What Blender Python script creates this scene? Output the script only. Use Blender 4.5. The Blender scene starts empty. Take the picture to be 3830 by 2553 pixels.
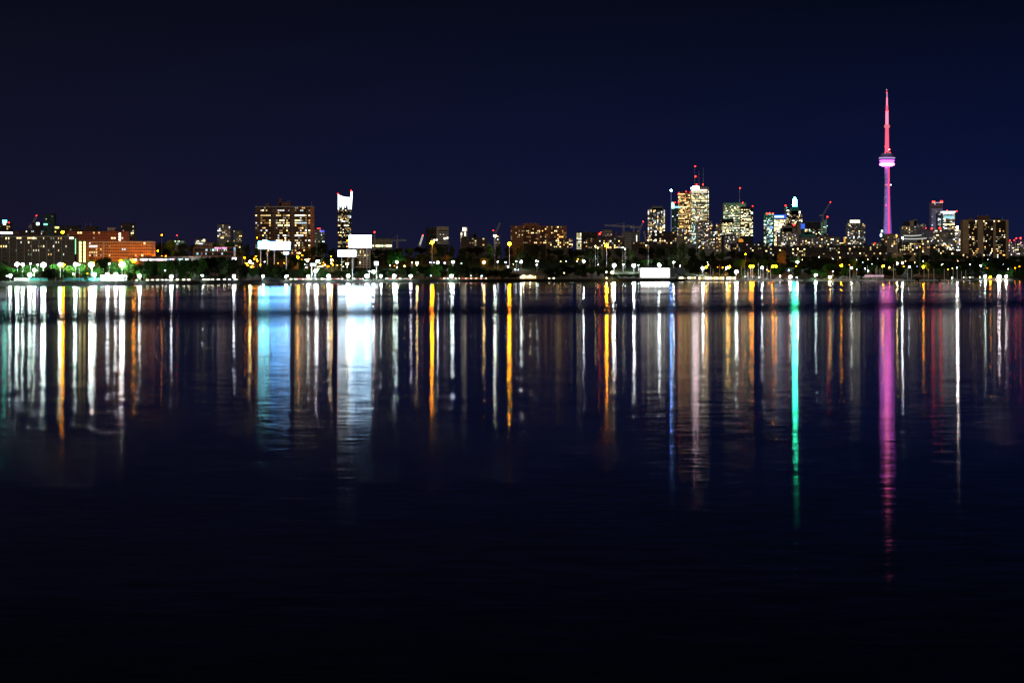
import bpy, bmesh, math, random
from mathutils import Vector, Matrix

C = bpy.context.scene
LINK = C.collection.objects.link
F, V0, H = 8290.0, 1023.0, 9.0          # focal length in photo pixels, horizon row, eye height (m)

# ------------------------------------------------------------------ camera
cam = bpy.data.cameras.new('camera'); co = bpy.data.objects.new('camera', cam); LINK(co)
co.location = (0, 0, H); co.rotation_euler = (math.pi/2, 0, 0)
cam.sensor_width = 36; cam.lens = 36*F/3830; cam.shift_y = -(1276.5-V0)/3830
cam.clip_start = 1; cam.clip_end = 60000
C.camera = co
C.view_settings.view_transform = 'Standard'; C.view_settings.look = 'None'
C.view_settings.exposure = 0; C.view_settings.gamma = 1
cy = C.cycles
cy.use_adaptive_sampling = False; cy.use_denoising = True; cy.use_light_tree = True
cy.max_bounces = 3; cy.diffuse_bounces = 1; cy.glossy_bounces = 2; cy.sample_clamp_indirect = 20; cy.sample_clamp_direct = 400

def N(nt, t, **k):
    n = nt.nodes.new(t)
    for a, b in k.items(): setattr(n, a, b)
    return n
def mth(nt, op, a, b=None, c=None, clamp=False):
    n = N(nt, 'ShaderNodeMath', operation=op); n.use_clamp = clamp
    for i, x in enumerate((a, b, c)):
        if x is None: continue
        if isinstance(x, (int, float)): n.inputs[i].default_value = x
        else: nt.links.new(x, n.inputs[i])
    return n.outputs[0]
def ramp(nt, fac, stops):
    r = N(nt, 'ShaderNodeValToRGB'); e = r.color_ramp.elements
    while len(e) < len(stops): e.new(0.5)
    for el, (p, c) in zip(e, stops):
        el.position = p; el.color = (c+(1,)) if isinstance(c, tuple) else (c, c, c, 1)
    nt.links.new(fac, r.inputs[0]); return r.outputs[0]

# ------------------------------------------------------------------ night sky
w = bpy.data.worlds.new('World'); C.world = w; w.use_nodes = True; nt = w.node_tree
w.cycles.sampling_method = 'NONE'
bg = nt.nodes['Background']
tc = N(nt, 'ShaderNodeTexCoord'); sp = N(nt, 'ShaderNodeSeparateXYZ'); nt.links.new(tc.outputs['Generated'], sp.inputs[0])
zz = mth(nt, 'MULTIPLY', sp.outputs['Z'], 2.0, clamp=True)
L_ = ramp(nt, zz, [(0, (.0100, .0088, .0262)), (.1, (.0064, .0068, .0218)), (.25, (.0032, .0037, .0104)), (.42, (.0011, .0013, .0038)), (1, (.0005, .0006, .002))])
R_ = ramp(nt, zz, [(0, (.0072, .0105, .043)), (.1, (.0032, .0062, .036)), (.25, (.0013, .0028, .0098)), (.42, (.0007, .0011, .0036)), (1, (.0005, .0006, .002))])
xx = mth(nt, 'MULTIPLY_ADD', sp.outputs['X'], 2.2, 0.5, clamp=True)
mx = N(nt, 'ShaderNodeMix', data_type='RGBA'); nt.links.new(xx, mx.inputs[0]); nt.links.new(L_, mx.inputs[6]); nt.links.new(R_, mx.inputs[7])
sky = N(nt, 'ShaderNodeTexSky'); sky.sky_type = 'NISHITA'; sky.sun_disc = False
sky.sun_elevation = math.radians(-9); sky.sun_rotation = math.radians(200)
sk = N(nt, 'ShaderNodeMix', data_type='RGBA', blend_type='ADD'); sk.inputs[0].default_value = .02
nt.links.new(mx.outputs[2], sk.inputs[6]); nt.links.new(sky.outputs[0], sk.inputs[7])
nt.links.new(sk.outputs[2], bg.inputs[0]); bg.inputs[1].default_value = .95

# weak warm fill added high behind the camera to lift the facades
sl = bpy.data.lights.new('facade_fill', 'SUN'); sl.energy = 0.42; sl.angle = math.radians(.5); sl.color = (1, .86, .70)
so = bpy.data.objects.new('facade_fill', sl); so.rotation_euler = (math.radians(58), 0, math.radians(-22)); LINK(so)

# ------------------------------------------------------------------ where things stand
SHORE = [(-900, 1640), (0, 1697), (480, 1718), (700, 1790), (1000, 2000), (1300, 2120), (1700, 2262), (2200, 2405), (3000, 2705), (3830, 2865), (4800, 3000)]
SX = [((u-1915)/F*D, D) for u, D in SHORE]
def shore(x):
    if x <= SX[0][0]: return SX[0][1]
    for (a, da), (b, db) in zip(SX, SX[1:]):
        if x <= b: return da+(db-da)*(x-a)/(b-a)
    return SX[-1][1]
def sstep(a, b, x):
    t = min(1, max(0, (x-a)/(b-a))); return t*t*(3-2*t)
def ground(x, y):
    s = y-shore(x)
    if s < 0: return -1.5
    return -0.3+3.5*sstep(0, 22, s)+24.8*sstep(120, 520, s)
def at(u, v, Y): return Vector(((u-1915)/F*Y, Y, H+(V0-v)/F*Y))
def ux(u, Y): return (u-1915)/F*Y
def zv(v, Y): return H+(V0-v)/F*Y
def shoreline(u):
    D = 2300.0
    for _ in range(30): D = .5*D+.5*shore(ux(u, D))
    return D
def stand(u, v, hgt, s0=6, s1=900):
    """distance at which something hgt tall, standing on the ground, shows its top at (u, v)"""
    D0 = shoreline(u); prev = None; s = s0
    while s < s1:
        D = D0+s; f = zv(v, D)-ground(ux(u, D), D)-hgt
        if f < 0: return D
        s += 6
    return D0+320

# ------------------------------------------------------------------ materials
MATS = {}
def bsdf(nt): return nt.nodes['Principled BSDF']
def mat(name, col, rough=.7, metal=0, noise=.25, scale=.3):
    k = ('m', name)
    if k in MATS: return MATS[k]
    m = bpy.data.materials.new(name); m.use_nodes = True; nt = m.node_tree; b = bsdf(nt)
    g = N(nt, 'ShaderNodeNewGeometry'); n = N(nt, 'ShaderNodeTexNoise'); n.inputs['Scale'].default_value = scale; n.inputs['Detail'].default_value = 4
    nt.links.new(g.outputs['Position'], n.inputs[0])
    lo = tuple(c*(1-noise) for c in col); hi = tuple(min(1, c*(1+noise)) for c in col)
    nt.links.new(ramp(nt, n.outputs['Fac'], [(.3, lo), (.7, hi)]), b.inputs['Base Color'])
    b.inputs['Roughness'].default_value = rough; b.inputs['Metallic'].default_value = metal; b.inputs['Specular IOR Level'].default_value = .25
    MATS[k] = m; return m
def glow(name, col, s, sample=False):
    k = ('e', name)
    if k in MATS: return MATS[k]
    m = bpy.data.materials.new(name); m.use_nodes = True; nt = m.node_tree; nt.nodes.clear()
    e = N(nt, 'ShaderNodeEmission'); e.inputs[0].default_value = col+(1,); e.inputs[1].default_value = s
    o = N(nt, 'ShaderNodeOutputMaterial'); nt.links.new(e.outputs[0], o.inputs[0])
    m.cycles.emission_sampling = 'FRONT' if sample else 'NONE'
    MATS[k] = m; return m
def facade(name, col, win=(.2, .8, .3, .8), glass=(.012, .014, .018), noise=.22, band=None):
    """wall with a grid of unlit panes; the wall's UV map counts window bays and storeys"""
    k = ('f', name)
    if k in MATS: return MATS[k]
    m = bpy.data.materials.new(name); m.use_nodes = True; nt = m.node_tree; b = bsdf(nt)
    uv = N(nt, 'ShaderNodeUVMap'); s = N(nt, 'ShaderNodeSeparateXYZ'); nt.links.new(uv.outputs[0], s.inputs[0])
    fu = mth(nt, 'FRACT', s.outputs[0]); fv = mth(nt, 'FRACT', s.outputs[1])
    a = mth(nt, 'MULTIPLY', mth(nt, 'GREATER_THAN', fu, win[0]), mth(nt, 'LESS_THAN', fu, win[1]))
    c = mth(nt, 'MULTIPLY', mth(nt, 'GREATER_THAN', fv, win[2]), mth(nt, 'LESS_THAN', fv, win[3]))
    p = mth(nt, 'MULTIPLY', a, c)
    g = N(nt, 'ShaderNodeNewGeometry'); n = N(nt, 'ShaderNodeTexNoise'); n.inputs['Scale'].default_value = .12; n.inputs['Detail'].default_value = 5
    nt.links.new(g.outputs['Position'], n.inputs[0])
    wl = ramp(nt, n.outputs['Fac'], [(.3, tuple(x*(1-noise) for x in col)), (.7, tuple(min(1, x*(1+noise)) for x in col))])
    band = band or tuple(min(.7, x*1.55) for x in col)
    if band:
        mb = N(nt, 'ShaderNodeMix', data_type='RGBA'); nt.links.new(mth(nt, 'GREATER_THAN', fv, .86), mb.inputs[0])
        nt.links.new(wl, mb.inputs[6]); mb.inputs[7].default_value = band+(1,); wl = mb.outputs[2]
    # curtains and blinds behind unlit panes differ from pane to pane
    wn = N(nt, 'ShaderNodeTexWhiteNoise', noise_dimensions='2D')
    cb = N(nt, 'ShaderNodeCombineXYZ'); nt.links.new(mth(nt, 'FLOOR', s.outputs[0]), cb.inputs[0]); nt.links.new(mth(nt, 'FLOOR', s.outputs[1]), cb.inputs[1])
    nt.links.new(cb.outputs[0], wn.inputs[0])
    gl = ramp(nt, wn.outputs['Value'], [(.5, glass), (.75, tuple(x*3+.01 for x in glass)), (1, (.16, .14, .12))])
    m2 = N(nt, 'ShaderNodeMix', data_type='RGBA'); nt.links.new(p, m2.inputs[0]); nt.links.new(wl, m2.inputs[6]); nt.links.new(gl, m2.inputs[7])
    nt.links.new(m2.outputs[2], b.inputs['Base Color'])
    nt.links.new(mth(nt, 'MULTIPLY_ADD', p, -.5, .8), b.inputs['Roughness']); b.inputs['Specular IOR Level'].default_value = .25
    MATS[k] = m; return m

FAC = {
 'grey stone': facade('grey_stone', (.115, .086, .064), (.36, .60, .34, .74), band=(.125, .095, .072)),
 'red brick': facade('red_brick', (.36, .12, .06), (.25, .62, .3, .75), band=(.40, .22, .15)),
 'orange brick': facade('orange_brick', (.50, .23, .055), (.22, .80, .28, .72), band=(.68, .50, .30)),
 'brown brick': facade('brown_brick', (.11, .06, .04), (.12, .9, .25, .85), band=(.34, .24, .19)),
 'brick slab': facade('brick_slab', (.34, .135, .06), (.22, .72, .3, .8)),
 'tan brick': facade('tan_brick', (.42, .29, .16), (.38, .62, .35, .75)),
 'dark': facade('dark_brick', (.075, .06, .05), (.2, .8, .3, .8)),
 'dark office': facade('dark_office', (.05, .05, .055), (.08, .92, .2, .9)),
 'white office': facade('white_office', (.70, .64, .56), (.14, .86, .34, .86)),
 'beige': facade('beige_concrete', (.46, .37, .28), (.15, .85, .3, .75)),
 'grey condo': facade('grey_condo', (.42, .39, .38), (.15, .85, .25, .85), (.02, .022, .028)),
 'green glass': facade('green_glass', (.09, .17, .16), (.06, .94, .15, .95), (.015, .05, .05)),
 'teal glass': facade('teal_glass', (.10, .20, .22), (.08, .92, .15, .92), (.02, .05, .06)),
 'grey glass': facade('grey_glass', (.30, .33, .36), (.08, .92, .2, .92), (.03, .036, .045)),
 'purple glass': facade('purple_glass', (.36, .32, .46), (.0, 1.0, .42, .95), (.05, .045, .08)),
 'amber granite': facade('amber_granite', (.20, .09, .05), (.2, .8, .25, .8)),
 'pale green': facade('pale_green_panel', (.26, .28, .22), (.2, .8, .3, .7)),
 'stair': facade('stair_tower_wall', (.17, .13, .055), (2, 3, 2, 3)),
 'podium': facade('podium_wall', (.06, .05, .042), (2, 3, 2, 3)),
 'blind': facade('blank_wall', (.34, .29, .24), (2, 3, 2, 3)),
}
PLAIN = {
 'dark': mat('dark_roofing', (.045, .04, .038), .8), 'concrete': mat('concrete', (.36, .33, .30), .8),
 'brick': mat('plain_red_brick', (.34, .14, .08), .85), 'brown': mat('plain_brown_brick', (.15, .075, .05), .85),
 'tan': mat('plain_tan_brick', (.42, .29, .16), .85, noise=.35, scale=.8), 'steel': mat('steel', (.42, .42, .44), .45, .6),
 'white': mat('white_paint', (.75, .75, .73), .5), 'pole': mat('grey_pole', (.45, .45, .46), .5, .3),
 'black': mat('black_metal', (.03, .03, .032), .5), 'beige': mat('beige_panel', (.52, .42, .32), .8),
 'grey': mat('grey_panel', (.30, .30, .31), .7), 'crane': mat('crane_paint', (.62, .58, .52), .5),
 'yellow': mat('yellow_paint', (.65, .45, .06), .5), 'teal': mat('teal_panel', (.05, .33, .30), .6),
 'bay': mat('bay_shade', (.05, .038, .03), .85), 'greyroof': mat('blue_grey_roof', (.12, .16, .19), .6),
}
WCOL = {'warm': (1, .60, .22), 'yellow': (1, .80, .36), 'cream': (1, .90, .66), 'white': (1, .98, .95), 'cool': (.72, .90, 1),
        'green': (.72, 1, .62), 'amber': (1, .47, .12), 'blue': (.12, .25, 1), 'cyan': (.45, .95, 1), 'pink': (1, .55, .80), 'red': (1, .10, .08)}
WLEV = (.30, 1.1, 3.4)
def wmat(c, l): return glow('lit_%s_%d' % (c, l), WCOL[c], WLEV[l])
PAL = {
 'home': ['warm']*4+['yellow']*5+['cream']*3+['amber']*2+['white', 'cool'],
 'office': ['cream']*5+['yellow']*7+['white']*1+['warm', 'green', 'green'],
 'gold': ['amber']*3+['warm']*5+['yellow']*4,
 'cool': ['cool']*4+['white']*3+['cream', 'cyan'],
 'green': ['green']*3+['cyan']*2+['cool', 'white', 'cream'],
 'condo': ['cream']*4+['warm']*3+['yellow']*3+['white']*3+['cool']*2+['pink'],
 'inst': ['yellow']*4+['cream']*2+['warm']*2+['green', 'white'],
}
BEACON = glow('red_beacon', (1, .018, .010), 16)
# ------------------------------------------------------------------ mesh helpers
class MB:
    def __init__(s): s.v = []; s.f = []; s.uv = []; s.m = []
    def add(s, vs, fs, mi=0):
        o = len(s.v); s.v += [tuple(p) for p in vs]
        for f in fs: s.f.append([o+i for i in f]); s.uv.append(None); s.m.append(mi)
    def box(s, x0, x1, y0, y1, z0, z1, mi=0, cell=None):
        o = len(s.v)
        s.v += [(x0, y0, z0), (x1, y0, z0), (x1, y1, z0), (x0, y1, z0), (x0, y0, z1), (x1, y0, z1), (x1, y1, z1), (x0, y1, z1)]
        for k, f in enumerate([(0, 1, 5, 4), (1, 2, 6, 5), (2, 3, 7, 6), (3, 0, 4, 7), (4, 5, 6, 7), (3, 2, 1, 0)]):
            s.f.append([o+i for i in f]); s.m.append(mi)
            if cell and k < 4:
                wd = (x1-x0) if k in (0, 2) else (y1-y0)
                cw, ch, nx = cell; a = nx if k in (0, 2) else max(1, round(wd/cw)); hh = (z1-z0)/ch
                s.uv.append([(0, -hh), (a, -hh), (a, 0), (0, 0)])
            else: s.uv.append([(.5, .02)]*4 if cell else None)
    def tube(s, a, b, r0, r1=None, n=6, mi=0):
        r1 = r0 if r1 is None else r1
        a, b = Vector(a), Vector(b); d = (b-a).normalized()
        p = d.orthogonal().normalized(); q = d.cross(p); o = len(s.v)
        for c, r in ((a, r0), (b, r1)):
            for k in range(n):
                t = 2*math.pi*k/n; s.v.append(tuple(c+p*(r*math.cos(t))+q*(r*math.sin(t))))
        for k in range(n):
            j = (k+1) % n; s.f.append([o+k, o+j, o+n+j, o+n+k]); s.uv.append(None); s.m.append(mi)
        s.f.append([o+k for k in range(n)][::-1]); s.f.append([o+n+k for k in range(n)]); s.uv += [None, None]; s.m += [mi, mi]
    def lathe(s, prof, n=16, mi=0, lobe=0, c=(0, 0)):
        o = len(s.v)
        for r, z in prof:
            for k in range(n):
                t = 2*math.pi*k/n; q = r*(1-lobe+lobe*math.cos(3*t)); s.v.append((c[0]+q*math.cos(t), c[1]+q*math.sin(t), z))
        for i in range(len(prof)-1):
            for k in range(n):
                j = (k+1) % n; s.f.append([o+i*n+k, o+i*n+j, o+(i+1)*n+j, o+(i+1)*n+k]); s.uv.append(None); s.m.append(mi)
        s.f.append([o+k for k in range(n)][::-1]); s.f.append([o+(len(prof)-1)*n+k for k in range(n)]); s.uv += [None, None]; s.m += [mi, mi]
    def prism(s, pts, y0, y1, mi=0):
        """outline in the x-z plane pushed from y0 back to y1"""
        n = len(pts)
        s.add([(x, y0, z) for x, z in pts]+[(x, y1, z) for x, z in pts],
              [list(range(n)), list(range(n, 2*n))[::-1]]+[[(k+1) % n, k, n+k, n+(k+1) % n] for k in range(n)], mi)
    def ball(s, c, r, sub=1, sz=1.0, mi=0):
        bm = bmesh.new(); bmesh.ops.create_icosphere(bm, subdivisions=sub, radius=r)
        bm.verts.index_update()
        s.add([(v.co.x+c[0], v.co.y+c[1], v.co.z*sz+c[2]) for v in bm.verts], [[v.index for v in f.verts] for f in bm.faces], mi); bm.free()
    def mesh(s, name, mats):
        me = bpy.data.meshes.new(name); me.from_pydata(s.v, [], s.f)
        for m in (mats if isinstance(mats, (list, tuple)) else [mats]): me.materials.append(m)
        if any(s.m): me.polygons.foreach_set('material_index', s.m)
        if any(s.uv):
            l = me.uv_layers.new(name='UVMap')
            for p, u in zip(me.polygons, s.uv):
                if u:
                    for li, q in zip(p.loop_indices, u): l.data[li].uv = q
        me.update(); return me
    def build(s, name, mats, parent=None):
        return put(name, s.mesh(name, mats), parent)
def put(name, me, parent=None, loc=None):
    o = bpy.data.objects.new(name, me); LINK(o)
    if parent is not None: o.parent = parent
    if loc is not None: o.location = loc
    return o
def thing(name, label, cat, loc, group=None, rz=0):
    o = bpy.data.objects.new(name, None); LINK(o); o.location = loc; o.rotation_euler = (0, 0, rz); o.empty_display_size = 2
    return tag(o, label, cat, group)
def tag(o, label, cat, group=None):
    o['label'] = label; o['category'] = cat
    if group: o['group'] = group
    return o
def structure(o): o['kind'] = 'structure'; return o
def dup(root, loc, label=None, rz=None, scale=None):
    r = root.copy(); LINK(r); r.location = loc
    if rz is not None: r.rotation_euler = (0, 0, rz)
    if scale is not None: r.scale = scale
    if label: r['label'] = label
    for ch in list(root.children):
        c = ch.copy(); LINK(c); c.parent = r
        for g in list(ch.children):
            d = g.copy(); LINK(d); d.parent = c
    return r

# ------------------------------------------------------------------ labels that say where along the shore a repeat stands
MARKS = [(20, 'the white roof strip'), (305, 'the stair tower'), (450, 'the orange block'), (800, 'the pink sign'),
         (1062, 'the brown slab'), (1288, 'the crowned tower'), (1347, 'the biggest billboard'), (1655, 'the beige office'), (1736, 'the church tower'),
         (2014, 'the brick slab'), (2166, 'the green striped block'), (2332, 'the hammerhead crane'), (2453, 'the floodlit hall'),
         (2618, 'the tallest tower'), (2750, 'the masted white tower'), (2974, 'the green beacon tower'), (3200, 'the stepped condo'),
         (3320, 'the needle tower'), (3505, 'the purple tower'), (3690, 'the tan slab')]
ORD = ['first', 'second', 'third', 'fourth', 'fifth', 'sixth', 'seventh', 'eighth', 'ninth', 'tenth', 'eleventh', 'twelfth', 'thirteenth', 'fourteenth']
def place_labels(items, desc):
    """items: list of (u, object or setter); gives each a label counted from the landmark nearest to it"""
    rows = {}
    for u, o, d in items:
        k = min(range(len(MARKS)), key=lambda i: abs(MARKS[i][0]-u))
        rows.setdefault((k, u >= MARKS[k][0], d), []).append((abs(u-MARKS[k][0]), o))
    for (k, east, d), l in rows.items():
        l.sort(key=lambda t: t[0])
        nxt = k+1 if east else k-1
        for i, (_, o) in enumerate(l):
            nm = MARKS[k][1]
            if 0 <= nxt < len(MARKS): tail = '%s from %s towards %s' % (ORD[min(i, 13)], nm, MARKS[nxt][1])
            else: tail = '%s beyond %s' % (ORD[min(i, 13)], nm)
            o['label'] = '%s, %s' % (d, tail)

# ------------------------------------------------------------------ water
def water_mat():
    m = bpy.data.materials.new('lake_water'); m.use_nodes = True; nt = m.node_tree; nt.nodes.clear()
    g = N(nt, 'ShaderNodeNewGeometry'); sp = N(nt, 'ShaderNodeSeparateXYZ'); nt.links.new(g.outputs['Position'], sp.inputs[0])
    X, Y = sp.outputs[0], sp.outputs[1]
    nb = N(nt, 'ShaderNodeTexNoise'); nb.inputs['Scale'].default_value = 1; nb.inputs['Detail'].default_value = 3
    mp = N(nt, 'ShaderNodeMapping'); mp.inputs['Scale'].default_value = (.007, .012, 1); nt.links.new(g.outputs['Position'], mp.inputs[0]); nt.links.new(mp.outputs[0], nb.inputs[0])
    Yp = mth(nt, 'ADD', mth(nt, 'MULTIPLY_ADD', X, -.85, Y), mth(nt, 'MULTIPLY_ADD', nb.outputs['Fac'], 150, -105))
    s = mth(nt, 'DIVIDE', Yp, 2000.0, clamp=True)
    b = ramp(nt, s, [(0, 0.), (.18, 0.), (.21, .25), (.24, .85), (.265, .9), (.29, .55), (.33, .30), (.40, .16), (.43, .36), (.46, .34), (.49, .1), (.57, .05), (.60, .24), (.63, .24), (.66, .03), (1, .0)])
    ro = mth(nt, 'MULTIPLY_ADD', b, .16, .090)
    def layer(sx, sy, sd):
        mp = N(nt, 'ShaderNodeMapping'); mp.inputs['Scale'].default_value = (sx, sy, 1); mp.inputs['Location'].default_value = (sd, sd*2, 0); mp.inputs['Rotation'].default_value = (0, 0, .12)
        nt.links.new(g.outputs['Position'], mp.inputs[0]); n = N(nt, 'ShaderNodeTexNoise'); n.inputs['Scale'].default_value = 1; n.inputs['Detail'].default_value = 1.5
        nt.links.new(mp.outputs[0], n.inputs[0]); v = N(nt, 'ShaderNodeVectorMath', operation='SUBTRACT'); nt.links.new(n.outputs['Color'], v.inputs[0]); v.inputs[1].default_value = (.5, .5, .5); return v.outputs[0]
    a = layer(.5, 1.7, 3); c = layer(.12, .22, 9)
    c2 = N(nt, 'ShaderNodeVectorMath', operation='SCALE'); nt.links.new(c, c2.inputs[0]); c2.inputs['Scale'].default_value = .22
    ad = N(nt, 'ShaderNodeVectorMath', operation='ADD'); nt.links.new(a, ad.inputs[0]); nt.links.new(c2.outputs[0], ad.inputs[1])
    amp = mth(nt, 'DIVIDE', .095, mth(nt, 'MULTIPLY_ADD', Y, 1/110., 1.0))
    sc = N(nt, 'ShaderNodeVectorMath', operation='SCALE'); nt.links.new(ad.outputs[0], sc.inputs[0]); nt.links.new(amp, sc.inputs['Scale'])
    mul = N(nt, 'ShaderNodeVectorMath', operation='MULTIPLY'); nt.links.new(sc.outputs[0], mul.inputs[0]); mul.inputs[1].default_value = (.3, 1, 0)
    ad2 = N(nt, 'ShaderNodeVectorMath', operation='ADD'); nt.links.new(mul.outputs[0], ad2.inputs[0]); ad2.inputs[1].default_value = (0, 0, 1)
    nm = N(nt, 'ShaderNodeVectorMath', operation='NORMALIZE'); nt.links.new(ad2.outputs[0], nm.inputs[0])
    gl = N(nt, 'ShaderNodeBsdfGlossy', distribution='BECKMANN'); gl.inputs['Color'].default_value = (1, 1, 1, 1); nt.links.new(ro, gl.inputs['Roughness']); nt.links.new(nm.outputs[0], gl.inputs['Normal'])
    gl.inputs['Anisotropy'].default_value = .42; tg = N(nt, 'ShaderNodeCombineXYZ'); tg.inputs[0].default_value = 1.0; nt.links.new(tg.outputs[0], gl.inputs['Tangent'])
    df = N(nt, 'ShaderNodeBsdfDiffuse'); df.inputs[0].default_value = (.002, .003, .007, 1)
    fr = N(nt, 'ShaderNodeFresnel'); fr.inputs[0].default_value = 1.33
    mxs = N(nt, 'ShaderNodeMixShader'); nt.links.new(fr.outputs[0], mxs.inputs[0]); nt.links.new(df.outputs[0], mxs.inputs[1]); nt.links.new(gl.outputs[0], mxs.inputs[2])
    o = N(nt, 'ShaderNodeOutputMaterial'); nt.links.new(mxs.outputs[0], o.inputs[0]); return m
me = bpy.data.meshes.new('water'); me.from_pydata([(-6000, -400, 0), (6000, -400, 0), (6000, 6000, 0), (-6000, 6000, 0)], [], [(0, 1, 2, 3)]); me.materials.append(water_mat())
structure(put('water', me))

# ------------------------------------------------------------------ land
def land_mat():
    m = bpy.data.materials.new('shore_ground'); m.use_nodes = True; nt = m.node_tree; b = bsdf(nt)
    g = N(nt, 'ShaderNodeNewGeometry'); n = N(nt, 'ShaderNodeTexNoise'); n.inputs['Scale'].default_value = .25; n.inputs['Detail'].default_value = 6
    nt.links.new(g.outputs['Position'], n.inputs[0]); s = N(nt, 'ShaderNodeSeparateXYZ'); nt.links.new(g.outputs['Position'], s.inputs[0])
    grass = ramp(nt, n.outputs['Fac'], [(.3, (.005, .011, .0025)), (.7, (.014, .028, .006))])
    rock = ramp(nt, n.outputs['Fac'], [(.35, (.008, .008, .0075)), (.6, (.022, .021, .02))])
    x = N(nt, 'ShaderNodeMix', data_type='RGBA'); nt.links.new(mth(nt, 'GREATER_THAN', mth(nt, 'MULTIPLY_ADD', n.outputs['Fac'], 1.5, s.outputs[2]), 2.6), x.inputs[0])
    nt.links.new(rock, x.inputs[6]); nt.links.new(grass, x.inputs[7]); nt.links.new(x.outputs[2], b.inputs['Base Color']); b.inputs['Roughness'].default_value = .9; b.inputs['Specular IOR Level'].default_value = .1
    return m
def land_strip(name, ss, dz, m, x0=-5000, x1=5000):
    xs = []
    x = x0
    while x <= x1: xs.append(x); x += 25 if abs(x) < 1100 else 160
    vs, fs = [], []
    for x in xs:
        for s in ss:
            wob = 3*math.sin(x*.021)+2*math.sin(x*.083+1)+1.2*math.sin(x*.31) if s < 18 else 0
            y = shore(x)+s+wob; vs.append((x, y, (ground(x, shore(x)+s) if s > 0 else -1.2)+dz))
    k = len(ss)
    for i in range(len(xs)-1):
        for j in range(k-1): fs.append((i*k+j, (i+1)*k+j, (i+1)*k+j+1, i*k+j+1))
    me = bpy.data.meshes.new(name); me.from_pydata(vs, [], fs); me.materials.append(m)
    return structure(put(name, me))
land_strip('ground', [-8, 0, 4, 8, 12, 17, 22, 60, 120, 160, 200, 240, 280, 320, 360, 400, 440, 480, 520, 700, 1500, 4000, 14000], 0, land_mat())
land_strip('lakeshore_road', [31, 45], .02, mat('asphalt', (.035, .035, .037), .85), -700, 1100)
land_strip('waterfront_path', [22.5, 26], .02, mat('path_paving', (.07, .066, .06), .85), -700, 1100)
# ------------------------------------------------------------------ buildings
WINMESH = {}
def winmesh(wd, ht):
    k = (round(wd, 2), round(ht, 2))
    if k not in WINMESH:
        b = MB(); b.box(-wd/2, wd/2, -.12, .02, -ht/2, ht/2); WINMESH[k] = b.mesh('window', [wmat('cream', 1)])
    return WINMESH[k]
def put_window(root, x, z, y, wd, ht, m, name='window'):
    o = put(name, winmesh(wd, ht), root, (x, y, z))
    o.material_slots[0].link = 'OBJECT'; o.material_slots[0].material = m; return o
def pick_level(rng, w_=None): return rng.choices([0, 1, 2], w_ or [.40, .37, .23])[0]

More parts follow.
